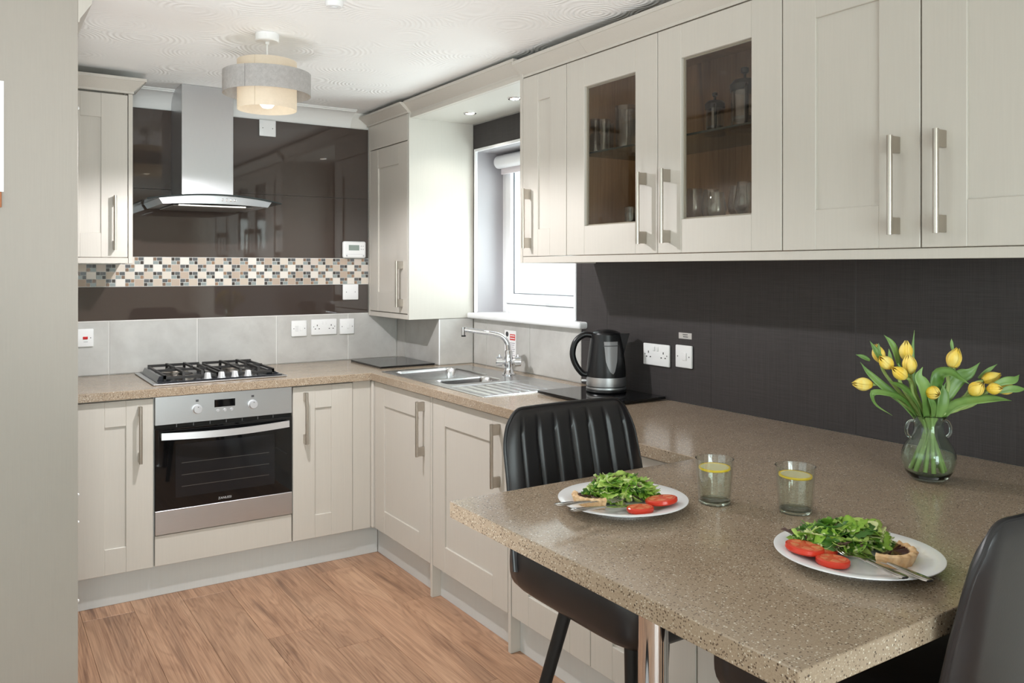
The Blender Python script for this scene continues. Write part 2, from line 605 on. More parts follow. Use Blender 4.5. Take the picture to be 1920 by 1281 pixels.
# mosaic band
mband = box('mosaic_band', GROUT, wall_back, -0.04, 1.886, 4.3985, 4.4098, 1.3270, 1.4733)
MZ0, MROW, MCOL = 1.3286, 0.0358, 0.0422
MX_END = 1.884
stone_mats = [plain('mosaic_stone_%s' % n, c, 0.5) for n, c in (('cream', (214, 203, 190)), ('pale', (226, 219, 210)), ('tan', (184, 165, 148)), ('sand', (198, 183, 167)), ('rose', (203, 191, 181)))]
chip_mats = {n: plain('mosaic_chip_%s' % n, c, 0.18) for n, c in (('slate', (96, 97, 98)), ('sea', (148, 156, 154)), ('dark', (70, 64, 60)), ('brown', (126, 104, 88)), ('copper', (150, 122, 100)))}
rnd = random.Random(3)
ncol = int((MX_END - 0.40) / MCOL) + 1
for c in range(ncol):
    xr = MX_END - c * MCOL; xl = xr - MCOL
    for r in range(4):
        z0 = MZ0 + r * MROW; z1 = z0 + MROW
        if z1 > 1.44 and xr < 0.60:
            continue
        g = 0.0011
        if (c + r) % 2 == 0:
            t = (xl - 0.4) / 1.5
            w = [3, 2, 1 + 3 * (1 - abs(t - 0.5) * 2), 2, 1.5] if 0.15 < t < 0.75 else [3, 4, 0.5, 1, 1]
            tile_piece(mband, xl + g, xr - g, z0 + g, z1 - g, 4.3962, 4.3984, mat=rnd.choices(stone_mats, w)[0], bev=0.0004)
        else:
            h = MROW / 2; a = MCOL * 0.40
            lay = ((xl, xl + a, 1, 'small'), (xl + a, xr, 1, 'wide'), (xl, xr - a, 0, 'wide'), (xr - a, xr, 0, 'small'))
            if r % 2 == 0:
                lay = ((xl, xr - a, 1, 'wide'), (xr - a, xr, 1, 'small'), (xl, xl + a, 0, 'small'), (xl + a, xr, 0, 'wide'))
            for (p, q, hi, sz) in lay:
                if sz == 'wide':
                    mt = chip_mats['slate'] if hi else chip_mats['sea']
                else:
                    mt = chip_mats[rnd.choice(['dark', 'brown', 'dark', 'copper'])]
                zz0 = z0 + h * hi
                tile_piece(mband, p + g, q - g, zz0 + g, zz0 + h - g, 4.3962, 4.3984, mat=mt, name='chip', bev=0.0004)

# coving along the back wall
def cove_profile(n=8):
    pts = []
    for i in range(n + 1):
        t = PI / 2 * i / n
        pts.append((4.409 - 0.085 * (1 - math.cos(t)) - 0.006, ZC - 0.090 + 0.078 * math.sin(t)))
    return pts
bm = BM()
cp = [(4.4095, ZC - 0.094), (4.4025, ZC - 0.094)] + cove_profile() + [(4.318, ZC - 0.006), (4.305, ZC - 0.006), (4.305, ZC - 0.0005), (4.4095, ZC - 0.0005)]
prism(bm, cp, 'x', 0.612, 1.78)
struct(obj('trim_1', bm, COVING, None, True), 'white concave coving along the top of the back wall', 'coving')

# ---- right wall with window opening
WY0, WY1, WZ0, WZ1 = 2.972, 3.849, 1.165, 2.048
bm = BM()
bx(bm, 2.28, 2.52, -2.34, WY0, 0, ZC)
bx(bm, 2.28, 2.52, WY1, 4.41, 0, ZC)
bx(bm, 2.28, 2.52, WY0, WY1, 0, WZ0)
bx(bm, 2.28, 2.52, WY0, WY1, WZ1, ZC)
wall_right = obj('wall_right', bm, WALLPAINT)
struct(wall_right, 'right wall with the sink window', 'wall')
# boards: right of the window (with seams), above it, and thin margins beside it
seams = [2.924, 2.745, 2.150, 1.555, 0.960, 0.365, -0.23, -0.825]
box('wall_board', BOARD, wall_right, XR, 2.2798, 2.7454, 2.9230, 1.1, 2.19, 0.0005)
for i in range(1, len(seams) - 1):
    box('wall_board', BOARD, wall_right, XR, 2.2798, seams[i + 1] + 0.0002, seams[i] - 0.0002, ZW + 0.0005, 2.19, 0.0005)
box('wall_board', BOARD, wall_right, XR, 2.2798, 2.9235, 2.9585, 1.180, 2.19, 0.0005)
box('wall_board', BOARD, wall_right, XR, 2.2798, 2.9595, 3.872, 2.0625, 2.19, 0.0008)
box('wall_board', BOARD, wall_right, XR, 2.2798, 3.8635, 3.872, 1.180, 2.0615, 0.0005)
box('wall_board', BOARD, wall_right, XR, 2.2798, 2.746, 2.9230, ZW + 0.0005, 1.0995, 0.0005)
# tiles below the window sill
box('grout_bed', GROUT, wall_right, 2.2735, 2.2798, 2.9245, 3.872, ZW, 1.147)
jy = [2.925, 3.331, 3.738, 3.871]
for i in range(3):
    tile_piece(wall_right, jy[i] + 0.0024, jy[i + 1] - 0.0024, ZW + 0.003, 1.146, 2.2702, 2.2734, axis='x')

# corner boxing, tiled on two faces
boxing = box('wall_boxing', GROUT, None, 2.066, 2.2695, 3.8785, 4.397, ZW + 0.0005, 1.1485)
struct(boxing, 'tiled pipe boxing in the corner beside the sink', 'boxing')
for (a, b_) in ((3.882, 4.283), (4.2885, 4.394)):
    tile_piece(boxing, a, b_, ZW + 0.003, 1.148, 2.062, 2.0655, axis='x')
tile_piece(boxing, 2.067, 2.268, ZW + 0.003, 1.148, 3.875, 3.8783)
box('corner_trim', WHITE_GLOSS, boxing, 2.0605, 2.0665, 3.8735, 3.8800, ZW + 0.001, 1.148, 0.002, 2)

# ---- window
win = thing('window_1', 'white casement window above the sink', 'window', (0, 0, 0)); win['kind'] = 'structure'
LINING = plain('pale_reveal_lining', (168, 166, 170), 0.5)
bm = BM()
bx(bm, 2.2802, 2.44, WY1 - 0.006, WY1 - 0.0005, WZ0, WZ1)
bx(bm, 2.2802, 2.44, WY0 + 0.0005, WY0 + 0.006, WZ0, WZ1)
bx(bm, 2.2802, 2.44, WY0 + 0.006, WY1 - 0.006, WZ1 - 0.006, WZ1 - 0.0005)
obj('reveal_lining', bm, LINING, win)
def frame(bm, y0, y1, z0, z1, x0, x1, w, bev=0.004):
    bx(bm, x0, x1, y0, y0 + w, z0, z1, bev)
    bx(bm, x0, x1, y1 - w, y1, z0, z1, bev)
    bx(bm, x0, x1, y0 + w - bev, y1 - w + bev, z0, z0 + w, bev)
    bx(bm, x0, x1, y0 + w - bev, y1 - w + bev, z1 - w, z1, bev)
bm = BM(); frame(bm, WY0 + 0.001, WY1 - 0.001, WZ0 + 0.014, WZ1 - 0.001, 2.44, 2.50, 0.047)
obj('outer_frame', bm, WHITE_GLOSS, win)
bm = BM(); frame(bm, WY0 + 0.050, WY1 - 0.050, WZ0 + 0.063, WZ1 - 0.050, 2.428, 2.485, 0.052)
sash = obj('sash', bm, WHITE_GLOSS, win)
box('pane', PANE, sash, 2.455, 2.461, WY0 + 0.100, WY1 - 0.100, WZ0 + 0.113, WZ1 - 0.100)
bm = BM(); frame(bm, WY0 + 0.100, WY1 - 0.100, WZ0 + 0.113, WZ1 - 0.100, 2.447, 2.4545, 0.006, 0.001)
obj('gasket', bm, plain('grey_gasket', (90, 92, 98), 0.6), sash)
bm = BM(); frame(bm, WY0 + 0.0475, WY1 - 0.0475, WZ0 + 0.0605, WZ1 - 0.0475, 2.4384, 2.4396, 0.006, 0.0003)
obj('shadow_gap', bm, plain('painted_gap_shade', (70, 72, 78), 0.7), win)  # dark strip painted in for the shaded gap around the sash
bm = BM()
bx(bm, 2.405, 2.428, 3.395, 3.425, 1.236, 1.262, 0.003); bx(bm, 2.395, 2.407, 3.33, 3.425, 1.240, 1.258, 0.004)
obj('window_handle', bm, WHITE_GLOSS, sash)
bm = BM()
bx(bm, 2.264, 2.2845, WY1 - 0.004, WY1 + 0.012, 1.180, WZ1 + 0.012, 0.004, 2)
bx(bm, 2.264, 2.2845, WY0 - 0.012, WY0 + 0.004, 1.180, WZ1 + 0.012, 0.004, 2)
bx(bm, 2.264, 2.2845, WY0 + 0.002, WY1 - 0.002, WZ1 - 0.004, WZ1 + 0.012, 0.004, 2)
obj('edge_bead', bm, WHITE_GLOSS, win)
sill = BM()
bx(sill, 2.226, 2.4398, 2.882, 3.8720, 1.1492, 1.1795, 0.010, 3)
so = obj('window_sill', sill, WHITE_GLOSS, win, True)

# rear and left walls of the room behind the camera, with glazed openings
XL, YR = -1.2, -2.2
PX0, PX1 = -1.0, 0.98
bm = BM()
bx(bm, XL, PX0, YR - 0.14, YR, 0, ZC); bx(bm, PX1, 2.28, YR - 0.14, YR, 0, ZC)
bx(bm, PX0, PX1, YR - 0.14, YR, 2.13, ZC); bx(bm, PX0, PX1, YR - 0.14, YR, 0, 0.10)
struct(obj('wall_front', bm, WALLPAINT), 'wall with patio doors behind the viewpoint', 'wall')
pd = thing('door_1', 'white glazed patio doors behind the viewpoint', 'door'); pd['kind'] = 'structure'
for i in range(2):
    a = PX0 + 0.002 + i * 0.989
    bm = BM()
    for (u0, u1, v0, v1) in ((a, a + 0.07, 0.102, 2.128), (a + 0.917, a + 0.987, 0.102, 2.128), (a + 0.07, a + 0.917, 0.102, 0.172), (a + 0.07, a + 0.917, 2.058, 2.128)):
        bx(bm, u0, u1, YR - 0.09, YR - 0.03, v0, v1, 0.003)
    fr_ = obj('door_leaf', bm, WHITE_GLOSS, pd)
    box('pane', PANE, fr_, a + 0.07, a + 0.917, YR - 0.064, YR - 0.058, 0.172, 2.058)
SY0, SY1, SZ0, SZ1 = 0.20, 2.70, 0.80, 2.16
bm = BM()
bx(bm, XL - 0.14, XL, YR - 0.14, SY0, 0, ZC); bx(bm, XL - 0.14, XL, SY1, 4.55, 0, ZC)
bx(bm, XL - 0.14, XL, SY0, SY1, 0, SZ0); bx(bm, XL - 0.14, XL, SY0, SY1, SZ1, ZC)
struct(obj('wall_left', bm, WALLPAINT), 'left wall with a wide window beside the viewpoint', 'wall')
w2 = thing('window_2', 'wide white window in the left wall', 'window'); w2['kind'] = 'structure'
bm = BM()
ym = (SY0 + SY1) / 2
for (u0, u1, v0, v1) in ((SY0, SY0 + 0.06, SZ0, SZ1), (SY1 - 0.06, SY1, SZ0, SZ1), (ym - 0.04, ym + 0.04, SZ0 + 0.06, SZ1 - 0.06), (SY0 + 0.06, SY1 - 0.06, SZ0, SZ0 + 0.06), (SY0 + 0.06, SY1 - 0.06, SZ1 - 0.06, SZ1)):
    bx(bm, XL - 0.10, XL - 0.04, u0 + 0.001, u1 - 0.001, v0 + 0.001, v1 - 0.001, 0.003)
obj('outer_frame', bm, WHITE_GLOSS, w2)
box('pane', PANE, w2, XL - 0.073, XL - 0.067, SY0 + 0.06, ym - 0.04, SZ0 + 0.06, SZ1 - 0.06)
box('pane', PANE, w2, XL - 0.073, XL - 0.067, ym + 0.04, SY1 - 0.06, SZ0 + 0.06, SZ1 - 0.06)
# ================================================================== cabinets
ST = 0.107     # stile and rail width
DT = 0.020     # door thickness

def handle_part(parent, x, y_front, z0, z1):
    """vertical bar handle with two block feet; front faces -y in local space"""
    bm = BM()
    cylx(bm, (x, y_front - 0.036, z0), (x, y_front - 0.036, z1), 0.0068, seg=16)
    for zz in (z0 + 0.002, z1 - 0.042):
        bx(bm, x - 0.0055, x + 0.0055, y_front - 0.036, y_front, zz, zz + 0.040, 0.0008)
    return obj('handle', bm, HANDLE, parent, True)

def shaker_door(parent, x0, x1, z0, z1, handle=None, hz=None, glass=False, yb=0.0, mat=None, panel=True):
    mat = mat or PAINT
    yf = yb - DT
    bm = BM()
    bv = 0.0014
    bx(bm, x0, x0 + ST, yf, yb - 0.0005, z0, z1, bv)
    bx(bm, x1 - ST, x1, yf, yb - 0.0005, z0, z1, bv)
    bx(bm, x0 + ST - 0.0004, x1 - ST + 0.0004, yf + 0.0006, yb - 0.0005, z0, z0 + ST, bv)
    bx(bm, x0 + ST - 0.0004, x1 - ST + 0.0004, yf + 0.0006, yb - 0.0005, z1 - ST, z1, bv)
    if not glass:
        bx(bm, x0 + ST - 0.004, x1 - ST + 0.004, yf + 0.0075, yb - 0.002, z0 + ST - 0.004, z1 - ST + 0.004)
    d = obj('door', bm, mat, parent)
    if glass:
        box('pane', CABPANE, d, x0 + ST - 0.003, x1 - ST + 0.003, yb - 0.010, yb - 0.006, z0 + ST - 0.003, z1 - ST + 0.003)
        bm = BM()
        a0, a1, c0, c1 = x0 + ST, x1 - ST, z0 + ST, z1 - ST
        for (u0, u1, w0, w1) in ((a0, a0 + 0.005, c0, c1), (a1 - 0.005, a1, c0, c1), (a0 + 0.005, a1 - 0.005, c0, c0 + 0.005), (a0 + 0.005, a1 - 0.005, c1 - 0.005, c1)):
            bx(bm, u0, u1, yb - 0.0058, yb - 0.0008, w0, w1)
        obj('glazing_bead', bm, PAINT, d)
    if handle == 'L':
        handle_part(d, x0 + 0.055, yf, hz[0], hz[1])
    elif handle == 'R':
        handle_part(d, x1 - 0.055, yf, hz[0], hz[1])
    return d

def carcass(parent, x0, x1, depth, z0, z1, mat=PAINT_IN, t=0.018, inside=None, top=True):
    bm = BM()
    bx(bm, x0, x0 + t, 0.0, depth, z0, z1); bx(bm, x1 - t, x1, 0.0, depth, z0, z1)
    bx(bm, x0 + t, x1 - t, 0.0, depth, z0, z0 + t)
    if top:
        bx(bm, x0 + t, x1 - t, 0.0, depth, z1 - t, z1)
    bx(bm, x0 + t, x1 - t, depth - 0.008, depth, z0 + t, z1 - (t if top else 0))
    return obj('carcass', bm, inside or mat, parent)

HB = (0.595, 0.835)       # handle heights on base doors
DZ0, DZ1 = 0.141, 0.861   # base door
WZD0, WZD1 = 1.4655, 2.1915
HW = (1.497, 1.737)
YF = 3.817                # carcass front of the back run (door front 3.797)
XF = 1.674                # carcass front of the right run (door front 1.654)

# ---- base units, back run
t = thing('base_cabinet', 'greige shaker base cabinet left of the oven, handle on its right stile', 'cabinet', (0.347, YF, 0))
carcass(t, 0.002, 0.297, 0.56, 0.14, 0.866)
shaker_door(t, 0.002, 0.297, DZ0, DZ1, 'R', HB)

t = thing('oven_housing', 'greige housing around the built-in oven with a plain fascia below it', 'cabinet', (0.647, YF, 0))
bm = BM()
bx(bm, 0.0005, 0.0035, 0.0, 0.55, 0.14, 0.866); bx(bm, 0.5965, 0.5995, 0.0, 0.55, 0.14, 0.866)
bx(bm, 0.0035, 0.5965, 0.0, 0.55, 0.14, 0.158); bx(bm, 0.0035, 0.5965, 0.0, 0.55, 0.255, 0.271); bx(bm, 0.0035, 0.5965, 0.542, 0.55, 0.271, 0.866)
obj('carcass', bm, PAINT_IN, t)
box('fascia', PAINT, t, 0.003, 0.597, -0.020, -0.0005, DZ0, 0.270, 0.0014)

t = thing('base_cabinet', 'narrow greige shaker base cabinet right of the oven, handle on its left stile', 'cabinet', (1.247, YF, 0))
carcass(t, 0.003, 0.298, 0.56, 0.14, 0.866)
shaker_door(t, 0.003, 0.298, DZ0, DZ1, 'L', HB)

bm = BM()
bx(bm, 1.5475, 1.640, 3.801, 3.819, 0.14, 0.866, 0.0012)
bx(bm, 1.6405, 1.672, 3.783, 3.819, 0.14, 0.866, 0.008, 3)
tag(obj('corner_post', bm, PAINT), 'plain greige corner post between oven run and sink run', 'corner post')

# ---- base units, sink run (local x runs toward the viewer)
RZ = -PI / 2
t = thing('base_cabinet', 'greige shaker sink cabinet nearest the corner, handle on its right stile', 'cabinet', (XF, 3.780, 0), RZ)
carcass(t, 0.003, 0.588, 0.57, 0.14, 0.70, top=False)
shaker_door(t, 0.003, 0.587, DZ0, DZ1, 'R', HB)
def gable(y0, label):
    o = box('gable_panel', PAINT, None, 1.654, 2.24, y0 - 0.018, y0, 0.0005, 0.8665, 0.001)
    tag(o, label, 'panel')
gable(3.1895, 'greige gable panel reaching the floor between sink cabinet and appliance door')
t = thing('integrated_appliance', 'greige shaker door of an integrated appliance between two gable panels', 'appliance', (XF, 3.170, 0), RZ)
box('body', WHITE, t, 0.004, 0.596, 0.003, 0.54, 0.145, 0.80)
shaker_door(t, 0.003, 0.597, DZ0, DZ1, 'R', HB)
gable(2.5695, 'greige gable panel reaching the floor behind the far bar chair')
t = thing('base_cabinet', 'greige two-door shaker base cabinet behind the far bar chair', 'cabinet', (XF, 2.548, 0), RZ)
carcass(t, 0.002, 0.926, 0.57, 0.14, 0.866)
shaker_door(t, 0.003, 0.4625, DZ0, DZ1, None)
shaker_door(t, 0.4655, 0.925, DZ0, DZ1, None)
t = thing('base_cabinet', 'greige two-door shaker base cabinet under the breakfast bar by the wall', 'cabinet', (XF, 1.620, 0), RZ)
carcass(t, 0.002, 0.920, 0.57, 0.14, 0.866)
shaker_door(t, 0.003, 0.4595, DZ0, DZ1, None)
shaker_door(t, 0.4625, 0.919, DZ0, DZ1, None)

# ---- plinths
tag(box('plinth', PLINTH, None, -0.02, 1.694, 3.838, 3.855, 0.0005, 0.1385, 0.0008), 'pale grey plinth along the floor below the oven run', 'plinth')
tag(box('plinth', PLINTH, None, 1.695, 1.712, 3.1905, 3.837, 0.0005, 0.1385, 0.0008), 'pale grey plinth below the sink cabinet', 'plinth')
tag(box('plinth', PLINTH, None, 1.695, 1.712, 2.5705, 3.1705, 0.0005, 0.1385, 0.0008), 'pale grey plinth below the integrated appliance door', 'plinth')
tag(box('plinth', PLINTH, None, 1.695, 1.712, 0.70, 2.5505, 0.0005, 0.1385, 0.0008), 'pale grey plinth running behind the bar chairs', 'plinth')

# ---- worktop: back run, sink run and breakfast bar in one piece, with sink cut-out
def worktop():
    xs = [-0.338, 0.878, 1.634, 1.715, 2.165, 2.2695]
    ys = [0.682, 1.602, 2.835, 3.765, 3.777, 4.397]
    def filled(i, j):
        xm, ym = (xs[i] + xs[i + 1]) / 2, (ys[j] + ys[j + 1]) / 2
        if 1.715 < xm < 2.165 and 2.835 < ym < 3.765:
            return False
        if ym > 3.777: return True
        if xm > 1.634: return True
        return xm > 0.878 and ym < 1.602
    bm = BM()
    vt, vb = {}, {}
    def g(d, i, j, z):
        if (i, j) not in d:
            d[(i, j)] = bm.verts.new((xs[i], ys[j], z))
        return d[(i, j)]
    nx, ny = len(xs) - 1, len(ys) - 1
    F = [[filled(i, j) for j in range(ny)] for i in range(nx)]
    zt, zb = ZW, ZW - WT
    for i in range(nx):
        for j in range(ny):
            if not F[i][j]: continue
            bm.faces.new((g(vt, i, j, zt), g(vt, i + 1, j, zt), g(vt, i + 1, j + 1, zt), g(vt, i, j + 1, zt)))
            bm.faces.new((g(vb, i, j + 1, zb), g(vb, i + 1, j + 1, zb), g(vb, i + 1, j, zb), g(vb, i, j, zb)))
            for (di, dj, a, b_) in ((-1, 0, (i, j + 1), (i, j)), (1, 0, (i + 1, j), (i + 1, j + 1)), (0, -1, (i, j), (i + 1, j)), (0, 1, (i + 1, j + 1), (i, j + 1))):
                ii, jj = i + di, j + dj
                if 0 <= ii < nx and 0 <= jj < ny and F[ii][jj]: continue
                bm.faces.new((g(vt, *a, zt), g(vb, *a, zb), g(vb, *b_, zb), g(vt, *b_, zt)))
    o = obj('worktop', bm, WORKTOP)
    md = o.modifiers.new('edge', 'BEVEL'); md.width = 0.0022; md.segments = 2; md.limit_method = 'ANGLE'; md.angle_limit = math.radians(60)
    return o
wt = tag(worktop(), 'speckled beige stone-effect worktop running into the breakfast bar', 'worktop')
bm = BM()
lathe(bm, [(0, 0.0006), (0.045, 0.0006), (0.045, 0.006), (0.0305, 0.012), (0.0305, 0.855), (0.052, 0.858), (0.052, 0.8675), (0, 0.8675)], 40, 1.142, 1.237, 0)
obj('support_leg', bm, CHROME, wt, True, angle=30)

# ---- tall larder unit at the left edge of the picture
t = thing('larder_unit', 'tall greige larder unit at the left edge with its wood-grained side facing us', 'cabinet', (0, 0, 0))
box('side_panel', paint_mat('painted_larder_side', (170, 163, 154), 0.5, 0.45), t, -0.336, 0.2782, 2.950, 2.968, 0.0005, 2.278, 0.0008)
bm = BM()
bx(bm, -0.336, 0.258, 2.9685, 3.55, 0.14, 2.195); bx(bm, -0.336, 0.21, 2.9685, 3.55, 0.0005, 0.14)
obj('carcass', bm, PAINT_IN, t)
d = box('door', PAINT, t, 0.259, 0.279, 2.970, 3.548, 0.141, 2.190, 0.0014)
bm = BM()
prof = [(0.2785, 2.1975), (0.282, 2.1975), (0.284, 2.209), (0.318, 2.262), (0.318, 2.276), (0.2785, 2.276)]
prism(bm, prof, 'y', 2.9505, 3.55)
obj('cornice', bm, PAINT, t)
for zz in (0.350, 0.602, 0.690, 1.930):
    bm = BM()
    lathe(bm, [(0.0055, 0), (0.0055, 0.0025), (0.004, 0.005), (0, 0.006)], 12)
    c_ = obj('screw_cap', bm, WHITE, t, True, loc=(0.2622 if zz > 2 else 0.2795, 2.985, zz), rot=(0, PI / 2, 0))

# notice clipped on the side of the larder unit
t = thing('paper_notice', 'white paper notice with a brown wooden strip at the left picture edge', 'notice', (0, 0, 0))
box('sheet', PAPER, t, -0.14, 0.078, 2.9470, 2.9496, 1.648, 1.985, 0.0006)
box('bottom_strip', WOODSTRIP, t, -0.14, 0.072, 2.9425, 2.9496, 1.601, 1.6475, 0.001)

# ---- cornice helper
def cornice(bm, base, sgn, z0, axis, a0, a1, back=0.09):
    """flaring cornice profile; base = front plane coordinate, runs along axis from a0 to a1"""
    p = [(0.0, 0.0), (-0.004, 0.0), (-0.004, 0.010), (-0.045, 0.050), (-0.049, 0.050), (-0.049, 0.063), (-0.028, 0.063), (0.012, 0.018), (0.012, 0.0)]
    poly = [(base + u * sgn, z0 + w) for u, w in p]
    prism(bm, poly, axis, a0, a1)

# ---- wall unit left of the hood
t = thing('wall_cabinet', 'greige shaker wall cabinet left of the cooker hood with cornice', 'cabinet', (0.280, 4.05, 0))
carcass(t, 0.0, 0.299, 0.345, WZD0, 2.192)
box('end_panel', PAINT, t, 0.300, 0.318, -0.020, 0.345, 1.4385, 2.1955, 0.001)
shaker_door(t, 0.001, 0.297, WZD0, 2.188, 'R', HW)
box('light_pelmet', PAINT, t, 0.0, 0.299, -0.018, 0.0, 1.4385, 1.4635, 0.001)
bm = BM()
P = [(0.0, 0.0), (0.004, 0.0), (0.004, 0.010), (0.045, 0.050), (0.050, 0.050), (0.050, 0.063), (0.028, 0.063), (-0.012, 0.018), (-0.012, 0.0)]
rows = []
for (u, w) in P:
    rows.append([bm.verts.new((-0.02, -0.020 - u, 2.1965 + w)), bm.verts.new((0.318 + u, -0.020 - u, 2.1965 + w)), bm.verts.new((0.318 + u, 0.250, 2.1965 + w))])
n = len(rows)
for i in range(n):
    j = (i + 1) % n
    for k in range(2):
        bm.faces.new((rows[i][k], rows[i][k + 1], rows[j][k + 1], rows[j][k]))
bm.faces.new([r[0] for r in rows]); bm.faces.new([r[2] for r in rows][::-1])
obj('cornice', bm, PAINT, t)

# ---- tall wall unit in the corner (deep, starts lower)
XU = 1.905
t = thing('wall_cabinet', 'tall greige corner wall cabinet between hob wall and sink window', 'cabinet', (XU, 4.394, 0), RZ)
ZL = 1.1505
carcass(t, 0.0, 0.502, 0.150, ZL + 0.026, 2.20)
box('side_panel', PAINT_IN, t, 0.503, 0.521, -0.020, 0.3640, ZL, 2.2190, 0.001)
box('left_post', PAINT, t, 0.001, 0.022, -0.020, -0.0005, ZL, 2.2190, 0.001)
shaker_door(t, 0.024, 0.500, ZL + 0.030, 2.078, 'R', (1.214, 1.456))
box('top_filler', PAINT, t, 0.024, 0.500, -0.020, -0.0005, 2.083, 2.2190, 0.001)
box('bottom_rail', PAINT, t, 0.023, 0.502, -0.020, -0.0005, ZL, ZL + 0.025, 0.001)
bm = BM()
rows = []
for (u, w) in P:
    rows.append([bm.verts.new((-0.004, -0.026 - u, 2.2005 + 0.019 + w * 0.80)), bm.verts.new((0.521 + u * 0.15, -0.026 - u, 2.2005 + 0.019 + w * 0.80)), bm.verts.new((0.521 + u * 0.15, 0.03, 2.2005 + 0.019 + w * 0.80))])
n = len(rows)
for i in range(n):
    j = (i + 1) % n
    for k in range(2):
        bm.faces.new((rows[i][k], rows[i][k + 1], rows[j][k + 1], rows[j][k]))
bm.faces.new([r[0] for r in rows]); bm.faces.new([r[2] for r in rows][::-1])
obj('cornice', bm, PAINT, t)

# ---- bridging panel over the window with two downlights
t = thing('bridging_panel', 'greige bridging panel with cornice spanning above the sink window', 'panel', (0, 0, 0))
box('soffit', PAINT_IN, t, 1.9105, 2.2690, 2.8395, 3.8720, 2.1945, 2.2125, 0.001)
box('front_edge', PAINT, t, 1.892, 1.910, 2.8395, 3.8720, 2.1945, 2.2125, 0.001)
bm = BM(); cornice(bm, 1.900, 1, 2.2135, 'y', 2.8395, 3.8715)
obj('cornice', bm, PAINT, t)
LAMPGLOW = plain('downlight_lens', (255, 250, 240), 0.4, emit=(255, 246, 230), emit_s=6.0)
for i, (dx, dy, lab) in enumerate(((2.082, 3.588, 'small white downlight above the sink, nearer the corner cabinet'), (2.071, 3.162, 'small white downlight above the sink, nearer the glazed cabinets'))):
    q = thing('downlight', lab, 'downlight', (dx, dy, 2.1944), 0, 'downlights above the sink window')
    bm = BM(); lathe(bm, [(0.022, -0.0003), (0.022, -0.005), (0.030, -0.006), (0.033, -0.003), (0.033, -0.0002)], 28)
    obj('bezel', bm, CHROME, q, True)
    bm = BM(); lathe(bm, [(0.0, -0.0045), (0.0222, -0.004), (0.0222, -0.001), (0, -0.001)], 24)
    obj('lens', bm, LAMPGLOW, q, True)
    l = bpy.data.lights.new('downlight_beam', 'SPOT'); l.energy = 4; l.color = (1.0, 0.93, 0.84); l.spot_size = math.radians(125); l.spot_blend = 0.5; l.shadow_soft_size = 0.02
    lo = bpy.data.objects.new('downlight_beam', l); COL.objects.link(lo); lo.parent = q; lo.location = (0, 0, -0.012)

# ---- wall units of the right wall
tag(box('end_panel', PAINT, None, 1.885, 2.2690, 2.8200, 2.8380, 1.4385, 2.2130, 0.001), 'greige end panel closing the wall cabinets beside the window', 'panel')
t = thing('wall_cabinet', 'narrow greige shaker wall cabinet beside the window, handle on its left', 'cabinet', (XU, 2.819, 0), RZ)
carcass(t, 0.001, 0.298, 0.3645, WZD0, 2.195)
shaker_door(t, 0.002, 0.297, WZD0, WZD1, 'L', HW)
t = thing('glazed_wall_cabinet', 'greige wall cabinet with two glazed doors and oak interior', 'cabinet', (XU, 2.520, 0), RZ)
carcass(t, 0.001, 0.998, 0.3645, WZD0, 2.195, inside=OAK_CAB)
shaker_door(t, 0.002, 0.4965, WZD0, WZD1, 'R', HW, glass=True)
shaker_door(t, 0.4995, 0.997, WZD0, WZD1, 'L', HW, glass=True)
SHELFG = pane_mat('shelf_glass', (222, 228, 224), 0.8)
box('shelf', SHELFG, t, 0.0195, 0.9795, 0.030, 0.355, 1.845, 1.8515)
box('shelf_edge', plain('dark_shelf_edge', (52, 58, 54), 0.2), t, 0.0195, 0.9795, 0.0285, 0.0300, 1.845, 1.8515)
box('centre_post', OAK_CAB, t, 0.490, 0.506, 0.001, 0.018, WZD0 + 0.0185, 2.1765)
t = thing('wall_cabinet', 'wide greige two-door shaker wall cabinet above the tulips', 'cabinet', (XU, 1.521, 0), RZ)
carcass(t, 0.001, 0.800, 0.3645, WZD0, 2.195)
shaker_door(t, 0.002, 0.4000, WZD0, WZD1, 'R', HW)
shaker_door(t, 0.4040, 0.799, WZD0, WZD1, 'L', HW)
tag(box('light_pelmet', PAINT, None, 1.8875, 1.905, 0.722, 2.8195, 1.4385, 1.4635, 0.001), 'thin greige pelmet running below the right wall cabinets', 'pelmet')
t = thing('cornice_run', 'flared greige cornice above the glazed and solid wall cabinets', 'cornice')
for (a0, a1) in ((2.4005, 2.8385), (0.722, 2.3995)):
    bm = BM(); cornice(bm, 1.894, 1, 2.1975, 'y', a0, a1)
    obj('cornice_length', bm, PAINT, t)
# ================================================================== appliances
# ---- built-in oven
t = thing('oven', 'stainless steel built-in oven with black glass door', 'oven', (0.647, 3.797, 0))
box('body', BLACKMAT, t, 0.006, 0.594, 0.022, 0.52, 0.2715, 0.8655)
box('control_panel', STEEL, t, 0.003, 0.597, -0.004, 0.021, 0.7435, 0.8655, 0.0012)
box('display', OVENGLASS, t, 0.248, 0.338, -0.0052, -0.0041, 0.801, 0.834)
KNOB = plain('silver_knob', (214, 215, 218), 0.28, 0.55)
for kx in (0.175, 0.416):
    bm = BM()
    lathe(bm, [(0.0215, 0), (0.0215, 0.003), (0.0185, 0.004), (0.0178, 0.020), (0.016, 0.0225), (0, 0.0230)], 32)
    k = obj('knob', bm, KNOB, t, True, loc=(kx, -0.0042, 0.800), rot=(PI / 2, 0, 0))
    box('pointer', INK, k, -0.002, 0.002, 0.010, 0.013, 0.0228, 0.0235)
    box('symbol', INK, t, kx - 0.006, kx + 0.006, -0.0046, -0.0041, 0.832, 0.8415)
